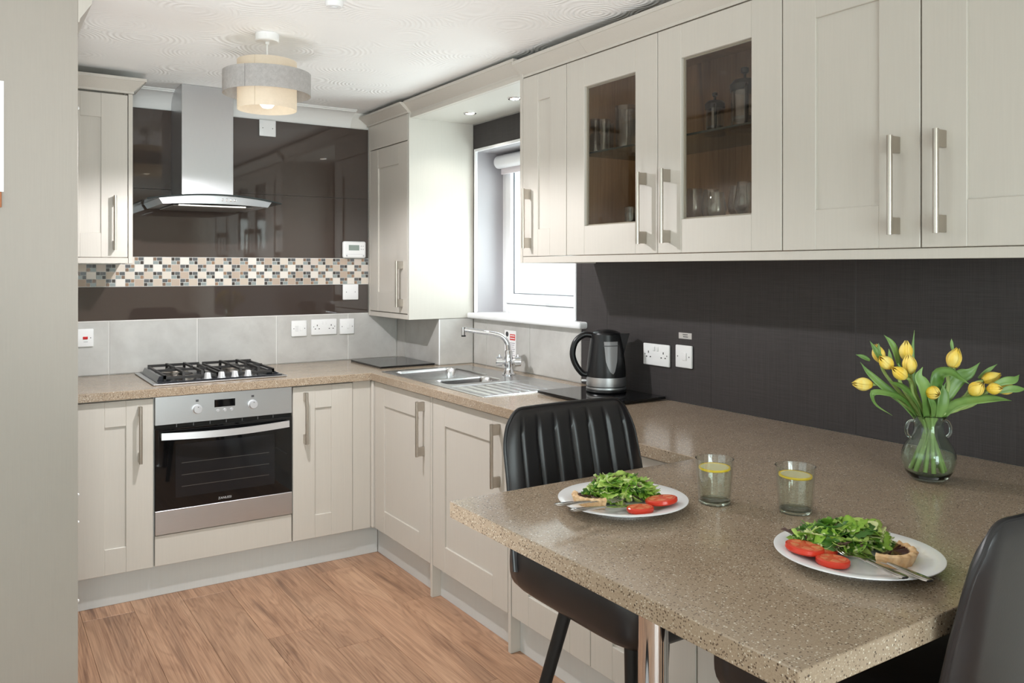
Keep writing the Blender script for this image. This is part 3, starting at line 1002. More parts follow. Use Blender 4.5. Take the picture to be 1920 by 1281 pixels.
for bxx, bz in ((0.263, 0.785), (0.293, 0.7855), (0.323, 0.786)):
    bm = BM()
    lathe(bm, [(0.0072, 0), (0.0072, 0.002), (0.006, 0.004), (0, 0.0042)], 20)
    obj('button', bm, KNOB, t, True, loc=(bxx, -0.0042, bz), rot=(PI / 2, 0, 0))
# vent slot
bm = BM(); bx(bm, 0.004, 0.596, 0.006, 0.021, 0.727, 0.7432)
obj('vent_slot', bm, DARKGAP, t)
for i in range(7):
    box('vent_rib', GREYSCREW, t, 0.09 + i * 0.07, 0.093 + i * 0.07, 0.0035, 0.006, 0.7285, 0.7425)
dr = box('door_glass', OVENGLASS, t, 0.003, 0.597, -0.006, 0.020, 0.3775, 0.7265, 0.0015)
box('inner_window', plain('oven_cavity_tint', (30, 30, 32), 0.06), dr, 0.085, 0.515, -0.0066, -0.0061, 0.425, 0.655)
RACK = plain('rack_wire', (120, 118, 114), 0.3, 0.8)
for zz in (0.470, 0.520, 0.572):
    box('rack_line', RACK, dr, 0.11, 0.49, -0.0071, -0.0067, zz, zz + 0.0016)
box('door_base_strip', STEEL, t, 0.003, 0.597, -0.007, 0.020, 0.2745, 0.3765, 0.0012)
# bowed handle bar
bm = BM()
N = 20
ring_prev = None
for i in range(N + 1):
    s = i / N
    x = 0.024 + s * 0.552
    bow = math.sin(PI * s)
    y = -0.034 - 0.022 * bow
    zc = 0.699 - 0.006 * bow
    vs = [bm.verts.new((x, y, zc - 0.0145)), bm.verts.new((x, y, zc + 0.0145)), bm.verts.new((x, y + 0.009, zc + 0.0145)), bm.verts.new((x, y + 0.009, zc - 0.0145))]
    if ring_prev:
        for k in range(4):
            bm.faces.new((ring_prev[k], ring_prev[(k + 1) % 4], vs[(k + 1) % 4], vs[k]))
    else:
        bm.faces.new(vs)
    ring_prev = vs
bm.faces.new(ring_prev[::-1])
for x in (0.032, 0.568):
    bx(bm, x - 0.007, x + 0.007, -0.030, -0.0062, 0.690, 0.708)
obj('handle', bm, plain('satin_aluminium', (222, 222, 224), 0.32, 0.7), dr, True, angle=30)
text_mesh('lettering', 'ZANUSSI', 0.0145, plain('silver_print', (190, 190, 192), 0.4), dr, (0.293, -0.0063, 0.396), (PI / 2, 0, 0))

# ---- gas hob
t = thing('gas_hob', 'black and steel four-burner gas hob set in the worktop above the oven', 'hob', (0.655, 3.868, ZW))
box('steel_tray', STEEL, t, 0.0, 0.592, 0.0, 0.495, 0.0006, 0.0075, 0.003, 2)
bm = BM()
bx(bm, 0.022, 0.575, 0.020, 0.480, 0.0076, 0.0125, 0.003)
for (ex0, ex1, s) in ((0.0, 0.020, 1), (0.572, 0.592, -1)):
    pass
obj('enamel_plate', bm, ENAMEL, t)
for (x0, x1) in ((0.026, 0.085), (0.510, 0.570)):
    bm = BM()
    prism(bm, [(x0, 0.0127), (x1, 0.0127), ((x0 * 0.35 + x1 * 0.65) if x0 < 0.3 else x0 + 0.008, 0.034), ((x0 + 0.010) if x0 < 0.3 else (x0 * 0.65 + x1 * 0.35), 0.034)] if x0 < 0.3 else [(x0, 0.0127), (x1, 0.0127), (x0 * 0.65 + x1 * 0.35, 0.034), (x0 + 0.004, 0.034)], 'y', 0.06, 0.44)
    obj('side_fairing', bm, ENAMEL, t)
burners = [(0.160, 0.130, 0.034), (0.160, 0.360, 0.044), (0.430, 0.370, 0.036), (0.440, 0.140, 0.026)]
for (x, y, r) in burners:
    bm = BM()
    lathe(bm, [(r * 1.35, 0), (r * 1.35, 0.004), (r * 1.05, 0.007), (r * 1.0, 0.015), (0, 0.015)], 28)
    bo = obj('burner', bm, plain('burner_aluminium', (176, 168, 158), 0.4, 0.8) if 'burner_aluminium' not in MATS else MATS['burner_aluminium'], t, True, loc=(x, y, 0.0127))
    bm = BM()
    lathe(bm, [(r * 0.92, 0.0152), (r * 0.95, 0.018), (r * 0.85, 0.0215), (0, 0.0225)], 28)
    obj('burner_cap', bm, IRON, bo, True)
def grate(x0, x1, y0, y1):
    bm = BM()
    zt = 0.049; w = 0.0055
    bx(bm, x0, x1, y1 - 2 * w, y1, zt - 0.016, zt - 0.004, 0.001)
    bx(bm, x0, x1, y0, y0 + 2 * w, zt - 0.030, zt - 0.018, 0.001)
    for x in (x0, x1 - 2 * w):
        bx(bm, x, x + 2 * w, y0, y1, zt - 0.022, zt - 0.010, 0.001)
    ym = (y0 + y1) / 2
    bx(bm, x0, x1, ym - w, ym + w, zt - 0.018, zt - 0.007, 0.001)
    for x in (x0 + (x1 - x0) * 0.36, x0 + (x1 - x0) * 0.70):
        for (a, b_) in ((y0, ym - 0.02), (ym + 0.02, y1)):
            prism(bm, [(a, zt - 0.040), (a + 0.010, zt - 0.040), (a + 0.018, zt - 0.010), (b_ - 0.006, zt - 0.010), (b_, zt), (a + 0.010, zt)] if a == y0 else [(a, zt - 0.010), (b_ - 0.018, zt - 0.010), (b_ - 0.010, zt - 0.036), (b_, zt - 0.036), (b_ - 0.008, zt), (a, zt)], 'x', x - w, x + w)
    for (x, y) in ((x0 + w, y0 + w), (x1 - w, y0 + w), (x0 + w, y1 - w), (x1 - w, y1 - w)):
        bx(bm, x - w, x + w, y - w, y + w, 0.0127, zt - 0.012, 0.001)
    return bm
obj('pan_support', grate(0.052, 0.290, 0.050, 0.455), IRON, t)
obj('pan_support', grate(0.304, 0.545, 0.050, 0.455), IRON, t)
for kx in (0.236, 0.297, 0.357, 0.417):
    bm = BM()
    lathe(bm, [(0.0185, 0), (0.0185, 0.003), (0.0165, 0.004), (0.0130, 0.024), (0.011, 0.027), (0, 0.0275)], 24)
    obj('knob', bm, KNOB, t, True, loc=(kx, 0.062 if False else 0.034, 0.0127))

# ---- cooker hood
t = thing('cooker_hood', 'stainless chimney cooker hood with curved glass canopy above the hob', 'cooker hood', (0.947, 0, 0))
box('chimney', STEEL_V, t, -0.118, 0.122, 4.150, 4.3950, 1.757, ZC - 0.001, 0.001)
bm = BM()
N = 24
def archz(x): return 1.757 - 0.026 * (abs(x) / 0.30) ** 2
def fronty(x): return 3.915 + 0.045 * (abs(x) / 0.30) ** 2
rows = []
for i in range(N + 1):
    x = -0.300 + 0.600 * i / N
    z = archz(x)
    rows.append([bm.verts.new((x, fronty(x), z)), bm.verts.new((x, 4.385, z)), bm.verts.new((x, 4.385, z - 0.006)), bm.verts.new((x, fronty(x), z - 0.006))])
for i in range(N):
    for k in range(4):
        bm.faces.new((rows[i][k], rows[i][(k + 1) % 4], rows[i + 1][(k + 1) % 4], rows[i + 1][k]))
bm.faces.new(rows[0]); bm.faces.new(rows[-1][::-1])
can = obj('glass_canopy', bm, HOODGLASS, t, True, angle=30)
EDGE = plain('dark_glass_edge', (38, 44, 44), 0.15)
bm = BM()
tube(bm, [(x, fronty(x) - 0.0008, archz(x) - 0.003) for x in [-0.300 + 0.6 * i / N for i in range(N + 1)]], 0.0034, 8)
obj('canopy_edge', bm, EDGE, can, True)
# steel body under the glass, bowed front with slanted ends
bm = BM()
rows = []
M = 20
for i in range(M + 1):
    s = -1 + 2 * i / M
    xt, xb = s * 0.252, s * 0.236
    zt = archz(xt) - 0.0068
    yf = fronty(xt) + 0.012
    rows.append([bm.verts.new((xt, yf, zt)), bm.verts.new((xb, yf + 0.004, 1.7135 - 0.006 * s * s)), bm.verts.new((xb, 4.36, 1.7135 - 0.006 * s * s)), bm.verts.new((xt, 4.36, zt))])
for i in range(M):
    for k in range(4):
        bm.faces.new((rows[i][k], rows[i][(k + 1) % 4], rows[i + 1][(k + 1) % 4], rows[i + 1][k]))
bm.faces.new(rows[0]); bm.faces.new(rows[-1][::-1])
obj('steel_body', bm, STEEL, t, True, angle=30)
box('filter_panel', plain('filter_grey', (120, 116, 112), 0.4, 0.7), t, -0.19, 0.17, 3.98, 4.30, 1.700, 1.7068, 0.002)
box('light_strip', plain('hood_lens', (225, 222, 214), 0.3), t, -0.17, 0.13, 3.955, 3.972, 1.7005, 1.7075, 0.001)
for i in range(4):
    bm = BM(); lathe(bm, [(0.0055, 0), (0.0055, 0.003), (0.004, 0.0045), (0, 0.005)], 16)
    obj('button', bm, CHROME, t, True, loc=(0.016 + i * 0.0185, fronty(0.03) + 0.0135, 1.733), rot=(PI / 2, 0, 0))

# ---- sink (heightfield sheet) with bowls and drainer
def sink():
    X0, X1, Y0, Y1 = 1.692, 2.190, 2.812, 3.792
    nx, ny = 110, 210
    def rr(x, y, cx, cy, hx, hy, r):
        dx, dy = abs(x - cx) - (hx - r), abs(y - cy) - (hy - r)
        return math.hypot(max(dx, 0), max(dy, 0)) + min(max(dx, dy), 0) - r
    def hgt(x, y):
        e = min(x - X0, X1 - x, y - Y0, Y1 - y)
        z = 0.0035 if e > 0.004 else 0.0004 + 0.0031 * (e / 0.004)
        if e > 0.016:
            z = 0.0022
        def bowl(z, d, depth):
            if d < 0:
                k = min(1.0, -d / 0.022)
                return z - depth * (3 * k * k - 2 * k ** 3)
            return z
        z = bowl(z, rr(x, y, 1.905, 3.565, 0.172, 0.185, 0.05), 0.150)
        z = bowl(z, rr(x, y, 1.895, 3.275, 0.145, 0.078, 0.045), 0.085)
        dd = rr(x, y, 1.925, 2.995, 0.205, 0.160, 0.02)
        if dd < 0:
            k = min(1.0, -dd / 0.012)
            z -= 0.004 * k
            if abs(x - 1.905) < 0.165 and dd < -0.012:
                p = ((x - 1.74) / 0.047) % 1.0
                z += 0.0045 * max(0.0, math.cos((p - 0.5) * 2 * PI)) * min(1, -(dd + 0.012) / 0.03)
        return z
    bm = BM()
    g = [[bm.verts.new((X0 + (X1 - X0) * i / nx, Y0 + (Y1 - Y0) * j / ny, ZW + hgt(X0 + (X1 - X0) * i / nx, Y0 + (Y1 - Y0) * j / ny))) for j in range(ny + 1)] for i in range(nx + 1)]
    for i in range(nx):
        for j in range(ny):
            bm.faces.new((g[i][j], g[i + 1][j], g[i + 1][j + 1], g[i][j + 1]))
    return bm
t = thing('sink', 'stainless steel inset sink with one and a half bowls and ribbed drainer', 'sink')
obj('basin', sink(), STEEL_SINK, t, True, angle=80)
for (x, y, z, r) in ((1.905, 3.565, ZW - 0.1475, 0.034), (1.895, 3.275, ZW - 0.0825, 0.030)):
    bm = BM(); lathe(bm, [(r, 0), (r, 0.002), (r * 0.8, 0.003), (r * 0.5, 0.0005), (0, 0.0005)], 24)
    obj('waste', bm, CHROME, t, True, loc=(x, y, z))

# ---- mixer tap
TX, TY, TZ = 2.150, 3.335, ZW + 0.0027
t = thing('mixer_tap', 'chrome monobloc mixer tap with swivel spout over the sink', 'tap', (TX, TY, TZ))
bm = BM()
lathe(bm, [(0.031, 0), (0.031, 0.004), (0.024, 0.012), (0.019, 0.035), (0.021, 0.045), (0.021, 0.082), (0.0185, 0.090), (0.0185, 0.112), (0.015, 0.118), (0, 0.119)], 28)
obj('body', bm, CHROME, t, True)
sd = Vector((-0.838, 0.545, 0))
bm = BM()
pts = spline([V(0, 0, 0.115), sd * 0.006 + V(0, 0, 0.150), sd * 0.030 + V(0, 0, 0.182), sd * 0.075 + V(0, 0, 0.197), sd * 0.150 + V(0, 0, 0.208), sd * 0.212 + V(0, 0, 0.2165)], 26)
tube(bm, pts, 0.0115, 14)
tip = sd * 0.216
cylx(bm, (tip.x, tip.y, 0.190), (tip.x, tip.y, 0.2285), 0.0125, seg=18)
sp = obj('spout', bm, CHROME, t, True)
bm = BM(); cylx(bm, (tip.x, tip.y, 0.183), (tip.x, tip.y, 0.1898), 0.0110, seg=18)
obj('aerator', bm, BLACK, sp, True)
hd = Vector((0.838, -0.545, 0))
for s in (-1, 1):
    bm = BM()
    c = V(0, 0, 0.064)
    cylx(bm, c + hd * s * 0.016, c + hd * s * 0.030, 0.014, seg=20)
    cylx(bm, c + hd * s * 0.0302, c + hd * s * 0.058, 0.0235, 0.0225, seg=24)
    cylx(bm, c + hd * s * 0.0581, c + hd * s * 0.061, 0.0215, 0.018, seg=24)
    p = c + hd * s * 0.044
    cylx(bm, p + V(0, 0, 0.020), p + V(0, 0, 0.033), 0.007, 0.006, seg=14)
    obj('handle', bm, CHROME, t, True, angle=30)

# warning card on the tiles behind the tap
t = thing('warning_card', 'white warning card with red heading behind the tap', 'sign', (2.2695, 3.503, 1.036), RZ)
box('card', PAPER, t, -0.053, 0.053, -0.0022, -0.0003, -0.068, 0.068, 0.0006)
box('red_heading', REDINK, t, -0.002, 0.046, -0.0028, -0.0023, 0.020, 0.050)
for k in range(2):
    box('heading_text', PAPER, t, 0.002, 0.042, -0.0032, -0.0029, 0.040 - k * 0.013, 0.0445 - k * 0.013)
bm = BM(); cylx(bm, (-0.028, -0.0023, 0.048), (-0.028, -0.003, 0.048), 0.013, seg=20)
obj('symbol', bm, INK, t)
for k in range(7):
    box('text_line', plain('faint_ink', (150, 146, 160), 0.7) if 'faint_ink' not in MATS else MATS['faint_ink'], t, -0.046, 0.044 - (k % 3) * 0.006, -0.0027, -0.0023, 0.004 - k * 0.010, 0.007 - k * 0.010)

# ---- glass worktop savers
SAVER = plain('black_tempered_glass', (16, 16, 18), 0.05, spec=0.6)
tag(box('chopping_board', SAVER, None, 1.740, 2.052, 3.905, 4.300, ZW + 0.0005, ZW + 0.0105, 0.001), 'black glass worktop saver in the corner beside the sink', 'worktop saver')
tag(box('chopping_board', SAVER, None, 1.928, 2.255, 2.372, 2.775, ZW + 0.0045, ZW + 0.0145, 0.001), 'black glass worktop saver under the kettle', 'worktop saver')

# ---- kettle
t = thing('kettle', 'black and steel cordless kettle on the glass worktop saver', 'kettle', (2.150, 2.606, ZW + 0.0150), math.radians(-33))
bm = BM(); lathe(bm, [(0, 0), (0.079, 0), (0.082, 0.004), (0.080, 0.010), (0, 0.010)], 40); obj('power_base', bm, BLACK, t, True)
bm = BM(); lathe(bm, [(0, 0.0105), (0.080, 0.0105), (0.081, 0.013), (0.080, 0.021), (0, 0.021)], 40); obj('base_ring', bm, STEEL, t, True, angle=30)
bm = BM(); lathe(bm, [(0, 0.0245), (0.0800, 0.0245), (0.0805, 0.028), (0.0795, 0.061), (0, 0.061)], 40); obj('steel_band', bm, STEEL, t, True, angle=30)
bm = BM(); lathe(bm, [(0, 0.0212), (0.076, 0.0212), (0.076, 0.0243), (0, 0.0243)], 40); obj('recessed_ring', bm, BLACK, t)  # recessed black plastic ring between the two steel parts
bm = BM()
prof = [(0, 0.0612), (0.0795, 0.0612), (0.0790, 0.085), (0.0745, 0.130), (0.0680, 0.180), (0.0620, 0.220), (0.0605, 0.231), (0, 0.231)]
lathe(bm, prof, 48)
obj('body', bm, BLACK, t, True, angle=35)
bm = BM(); lathe(bm, [(0, 0.2312), (0.058, 0.2312), (0.056, 0.237), (0.040, 0.245), (0.018, 0.249), (0, 0.250)], 36)
lid = obj('lid', bm, BLACK, t, True)
bm = BM()
sps = [(0.050, -0.020, 0.170), (0.050, 0.020, 0.170), (0.050, 0.030, 0.233), (0.050, -0.030, 0.233), (0.0720, 0.0, 0.150), (0.094, 0.012, 0.234), (0.094, -0.012, 0.234)]
vs = [bm.verts.new(p) for p in sps]
for f in ((0, 4, 1), (0, 3, 6, 4), (1, 4, 5, 2), (4, 6, 5), (3, 2, 5, 6), (0, 1, 2, 3)):
    bm.faces.new([vs[i] for i in f])
obj('spout', bm, BLACK, t, True, angle=60)
bm = BM()
hp = spline([V(-0.052, 0, 0.226), V(-0.090, 0, 0.228), V(-0.124, 0, 0.200), V(-0.136, 0, 0.150), V(-0.122, 0, 0.105), V(-0.096, 0, 0.072), V(-0.074, 0, 0.068)], 30)
rings = tube(bm, hp, [0.0125] * 31, 12)
obj('handle', bm, BLACK, t, True)
bm = BM()
def kr(z):
    for (r0, z0), (r1, z1) in zip(prof[1:-1], prof[2:-1]):
        if z0 <= z <= z1: return r0 + (r1 - r0) * (z - z0) / (z1 - z0)
    return 0.06
wpts = []
NW = 16
L_, R_ = [], []
for i in range(NW + 1):
    z = 0.078 + (0.205 - 0.078) * i / NW
    hw = 0.030 * min(1.0, 0.25 + 2.4 * math.sqrt(i / NW) / 2.0)
    r = kr(z) + 0.0012
    c = math.radians(-78)
    a0, a1 = c - hw / r * 1.0 + 0.10 * (1 - i / NW), c + hw / r * (0.55 + 0.45 * i / NW)
    L_.append([bm.verts.new((r * math.cos(a0 + (a1 - a0) * k / 6), r * math.sin(a0 + (a1 - a0) * k / 6), z)) for k in range(7)])
for i in range(NW):
    for k in range(6):
        bm.faces.new((L_[i][k], L_[i][k + 1], L_[i + 1][k + 1], L_[i + 1][k]))
obj('water_window', bm, plain('frosted_window', (150, 150, 152), 0.25), t, True)
bm = BM()
Lr = []
for i in range(3):
    z = 0.187 + 0.0015 * i; r = kr(z) + 0.0020
    Lr.append([bm.verts.new((r * math.cos(math.radians(-106 + 9.2 * k)), r * math.sin(math.radians(-106 + 9.2 * k)), z)) for k in range(7)])
for i in range(2):
    for k in range(6):
        bm.faces.new((Lr[i][k], Lr[i][k + 1], Lr[i + 1][k + 1], Lr[i + 1][k]))
obj('window_line', bm, INK, t, True)
bm = BM(); bx(bm, -0.100, -0.0797, -0.011, 0.011, 0.040, 0.047, 0.003, 2)
obj('switch', bm, WHITE, t, True)

# ================================================================== electrical fittings
def plate(name, label, cat, loc, rotz, w, h=0.086, group=None):
    t = thing(name, label, cat, loc, rotz, group)
    bm = BM(); bx(bm, -w / 2, w / 2, -0.0095, -0.0003, -h / 2, h / 2, 0.0035, 2)
    obj('face_plate', bm, WHITE, t, True, angle=50)
    return t
def screw(t, x, z):
    bm = BM(); cylx(bm, (x, -0.0096, z), (x, -0.0102, z), 0.0026, seg=10)
    obj('screw', bm, GREYSCREW, t)
def holes(t, x, z):
    bm = BM()
    bx(bm, x - 0.0020, x + 0.0020, -0.0101, -0.0096, z + 0.005, z + 0.0135)
    for s in (-1, 1):
        bx(bm, x + s * 0.011 - 0.0032, x + s * 0.011 + 0.0032, -0.0101, -0.0096, z - 0.0115, z - 0.0072)
    obj('socket_holes', bm, DARKGAP, t)
def rocker(t, x, z, mat=WHITE, w=0.012, h=0.022):
    bm = BM(); bx(bm, x - w / 2, x + w / 2, -0.0135, -0.0096, z - h / 2, z + h / 2, 0.0018, 2)
    obj('rocker', bm, mat, t, True)
YS = 4.3975
t = plate('fused_spur', 'white square fused spur plate, leftmost of three plates on the grey tiles', 'switch', (1.480, YS, 1.091), 0, 0.086)
screw(t, -0.030, 0); screw(t, 0.030, 0); rocker(t, 0.010, 0.0, w=0.016, h=0.026)
box('fuse_holder', plain('off_white_plastic', (226, 226, 226), 0.4), t, -0.022, -0.004, -0.0115, -0.0096, -0.016, 0.016, 0.001)
t = plate('double_socket', 'white double socket on the grey tiles between two square plates', 'socket', (1.6205, YS, 1.0945), 0, 0.146)
for s in (-1, 1): screw(t, s * 0.060, 0.002); holes(t, s * 0.040, 0.0)
rocker(t, -0.010, 0.024, w=0.010, h=0.018); rocker(t, 0.010, 0.024, w=0.010, h=0.018)
t = plate('isolator_switch', 'white square switch plate on the grey tiles nearest the corner', 'switch', (1.754, YS, 1.0925), 0, 0.086)
screw(t, -0.030, 0); screw(t, 0.030, 0); rocker(t, 0.004, 0.0, w=0.016, h=0.026)
t = plate('cooker_switch', 'white cooker switch plate with a red rocker at the left end of the tiles', 'switch', (0.437, YS, 1.087), 0, 0.086)
rocker(t, 0.0075, 0.0, REDLED, 0.021, 0.013); screw(t, 0.030, 0)
box('text_mark', plain('grey_print', (170, 170, 174), 0.6), t, 0.000, 0.018, -0.0099, -0.0096, -0.020, -0.0175)
t = plate('blank_plate', 'white blank plate on the lower black glass below the mosaic', 'plate', (1.7745, 4.3957, 1.2845), 0, 0.092, 0.087)
screw(t, -0.026, 0); screw(t, 0.026, 0)
t = plate('blank_plate', 'white blank plate on the upper black glass under the coving', 'plate', (1.3085, 4.3957, 2.160), 0, 0.088, 0.086)
screw(t, -0.026, 0); screw(t, 0.026, 0)
# heating thermostat
t = thing('heating_programmer', 'white heating programmer with small grey screen on the black glass', 'thermostat', (1.792, 4.3957, 1.5215))
bm = BM(); bx(bm, -0.068, 0.068, -0.026, -0.0005, -0.047, 0.047, 0.010, 3); obj('case', bm, WHITE, t, True)
box('screen', LCD, t, -0.036, 0.026, -0.0268, -0.0261, -0.004, 0.026)
for (x, z) in ((0.038, 0.020), (0.050, 0.020), (0.038, 0.002), (0.050, 0.002)):
    bm = BM(); cylx(bm, (x, -0.0261, z), (x, -0.0275, z), 0.0032, seg=12); obj('button', bm, plain('pale_button', (190, 192, 194), 0.5) if 'pale_button' not in MATS else MATS['pale_button'], t)
for (x, z) in ((-0.048, -0.034), (0.052, -0.034)):
    bm = BM(); cylx(bm, (x, -0.0261, z), (x, -0.0268, z), 0.0045, seg=12); obj('dial_mark', bm, MATS['grey_print'], t)
box('panel_line', MATS['grey_print'], t, -0.055, 0.058, -0.0266, -0.0261, -0.0265, -0.0255)
# right wall plates
t = plate('double_socket', 'white double socket on the dark wall beside the kettle', 'socket', (XR - 0.0005, 2.433, 1.0745), RZ, 0.148)
for s in (-1, 1): screw(t, s * 0.062, 0.0); holes(t, s * 0.042, 0.0)
rocker(t, -0.010, 0.024, w=0.010, h=0.018); rocker(t, 0.010, 0.024, w=0.010, h=0.018)
t = plate('isolator_switch', 'white square switch plate on the dark wall under a small label', 'switch', (XR - 0.0005, 2.282, 1.081), RZ, 0.086)
screw(t, -0.030, 0); screw(t, 0.030, 0); rocker(t, 0.007, 0.0, w=0.020, h=0.030)
t = thing('printed_label', 'small pale printed label on the dark wall above the switch plate', 'label', (XR - 0.0003, 2.281, 1.1595), RZ)
LABELM = plain('label_tape', (196, 192, 188), 0.5)
box('tape', LABELM, t, -0.034, 0.034, -0.0010, -0.0002, -0.0115, 0.0115)
for k, (a, b_) in enumerate(((-0.012, 0.014), (-0.010, 0.016))):
    for q in range(6):
        w = (b_ - a) / 6
        box('text_mark', INK, t, a + q * w, a + q * w + w * 0.7, -0.0013, -0.0010, 0.0025 - k * 0.008, 0.0065 - k * 0.008)
# socket standing in the window frame corner
t = plate('single_socket', 'white single socket plate at the right end of the window sill', 'socket', (2.4275, 3.055, 1.2255), RZ, 0.086)
holes(t, 0.006, 0.0); rocker(t, -0.020, 0.020, w=0.010, h=0.016)

# roller blind
t = thing('roller_blind', 'white rolled-up roller blind at the head of the sink window', 'blind', (0, 0, 0))
bm = BM()
prism(bm, [(2.395 + 0.040 * math.cos(a) * (0.85), 1.992 + 0.036 * math.sin(a)) for a in [2 * PI * i / 24 for i in range(24)]], 'y', 2.99, 3.812)
obj('cassette', bm, WHITE_GLOSS, t, True, angle=50)
box('bottom_bar', plain('blind_fabric', (216, 210, 214), 0.7), t, 2.400, 2.408, 3.00, 3.800, 1.925, 1.958, 0.002)

# ---- pendant lamp
PX, PY = 0.9237, 3.104
t = thing('pendant_lamp', 'two-tier pendant lamp with grey outer drum and cream inner drum', 'lamp', (PX, PY, ZC))
bm = BM(); lathe(bm, [(0, -0.0005), (0.0435, -0.0005), (0.0435, -0.026), (0.040, -0.030), (0, -0.031)], 36)
lathe(bm, [(0.008, -0.030), (0.007, -0.040), (0, -0.041)], 14)
obj('ceiling_rose', bm, WHITE, t, True)
bm = BM(); cylx(bm, (0, 0, -0.040), (0, 0, -0.16), 0.003, seg=8); obj('cord', bm, WHITE, t, True)
def fabric_mat(name, rgb, tr, amount):
    m = bpy.data.materials.new(name); m.use_nodes = True
    nt = m.node_tree; b = nt.nodes['Principled BSDF']
    v = coords(nt, (1, 1, 1)); n = noise(nt, v, 420, 2, 0.7); n2 = noise(nt, v, 70, 3, 0.7)
    s = math_n(nt, 'MULTIPLY', math_n(nt, 'ADD', n, n2), 0.5)
    c = ramp(nt, s, [(0.38, lin([x * (0.86 if 'grey' in name else 0.95) for x in rgb])), (0.62, lin(rgb))])
    nt.links.new(c, b.inputs['Base Color']); b.inputs['Roughness'].default_value = 0.9
    trn = nd(nt, 'ShaderNodeBsdfTranslucent'); trn.inputs['Color'].default_value = lin(tr)
    mx = nd(nt, 'ShaderNodeMixShader'); mx.inputs[0].default_value = amount
    out = [k for k in nt.nodes if k.type == 'OUTPUT_MATERIAL'][0]
    nt.links.new(b.outputs[0], mx.inputs[1]); nt.links.new(trn.outputs[0], mx.inputs[2]); nt.links.new(mx.outputs[0], out.inputs['Surface'])
    MATS[name] = m
    return m
GREYF = fabric_mat('grey_linen_shade', (205, 202, 201), (214, 210, 204), 0.3)
CREAMF = fabric_mat('cream_linen_shade', (250, 243, 232), (253, 244, 230), 0.5)
def drum(r, z0, z1):
    bm = BM(); lathe(bm, [(r, z0), (r, z1), (r - 0.0015, z1), (r - 0.0015, z0)], 64, closed=True); return bm
o1 = obj('outer_shade', drum(0.160, -0.229, -0.148), GREYF, t, True, angle=60)
o2 = obj('inner_shade', drum(0.108, -0.285, -0.104), CREAMF, t, True, angle=60)
for (o_, r, z0, z1, ang, m) in ((o1, 0.1605, -0.2288, -0.1482, 225, plain('grey_seam', (150, 146, 144), 0.9)), (o2, 0.1085, -0.2848, -0.1042, 230, plain('cream_seam', (218, 204, 184), 0.9))):
    a = math.radians(ang)
    bm = BM(); cylx(bm, (r * math.cos(a), r * math.sin(a), z0), (r * math.cos(a), r * math.sin(a), z1), 0.0011, seg=6)
    obj('seam', bm, m, o_)
bm = BM()
for a in (0, 2 * PI / 3, 4 * PI / 3):
    cylx(bm, (0, 0, -0.16), (0.157 * math.cos(a), 0.157 * math.sin(a), -0.165), 0.0014, seg=6)
cylx(bm, (0, 0, -0.150), (0, 0, -0.205), 0.017, seg=16)
obj('lamp_holder', bm, WHITE, t, True)
BULB = plain('bulb_glass', (255, 250, 240), 0.4, emit=(255, 240, 215), emit_s=3.0)
bm = BM(); lathe(bm, [(0, -0.205), (0.014, -0.206), (0.020, -0.220), (0.030, -0.245), (0.029, -0.262), (0.018, -0.276), (0, -0.280)], 20)
obj('bulb', bm, BULB, t, True)
l = bpy.data.lights.new('bulb_light', 'SPOT'); l.energy = 88; l.color = (0.985, 0.98, 1.0); l.shadow_soft_size = 0.03
l.spot_size = math.radians(165); l.spot_blend = 0.25
lo = bpy.data.objects.new('bulb_light', l); COL.objects.link(lo); lo.parent = t; lo.location = (0, 0, -0.282)

# smoke alarm at the top picture edge
t = thing('smoke_alarm', 'round white ceiling alarm cut by the top picture edge', 'alarm', (0.994, 2.600, ZC))
bm = BM(); lathe(bm, [(0, -0.0005), (0.030, -0.0005), (0.030, -0.012), (0.024, -0.020), (0, -0.021)], 28)
obj('case', bm, WHITE, t, True)
bm = BM(); lathe(bm, [(0.012, -0.0212), (0.012, -0.0235), (0, -0.024)], 16)
obj('test_button', bm, WHITE, t, True)

# added light below the view, shaped as a drum lamp, to brighten the ceiling
t = thing('added_fill_drum', 'added black drum fill light, out of view on the floor, brightening the ceiling', 'lamp', (0.22, 1.20, 0.0005))
bm = BM(); lathe(bm, [(0, 0), (0.230, 0), (0.230, 0.006), (0.225, 0.010), (0.225, 0.190), (0.221, 0.190), (0.219, 0.020), (0, 0.018)], 48)
obj('drum', bm, BLACKMAT, t, True, angle=40)
bm = BM(); lathe(bm, [(0, 0.0185), (0.200, 0.0205), (0.214, 0.120), (0.210, 0.120), (0.190, 0.026), (0, 0.024)], 40)
obj('reflector', bm, WHITE, t, True, angle=40)
l = bpy.data.lights.new('added_fill_beam', 'SPOT'); l.energy = 122; l.color = (0.95, 0.97, 1.0); l.shadow_soft_size = 0.30
l.spot_size = math.radians(82); l.spot_blend = 0.8
lo = bpy.data.objects.new('added_fill_beam', l); COL.objects.link(lo); lo.parent = t; lo.location = (0, 0, 0.2)
lo.rotation_euler = (Vector((0.72, 1.36, 2.095))).to_track_quat('-Z', 'Y').to_euler()
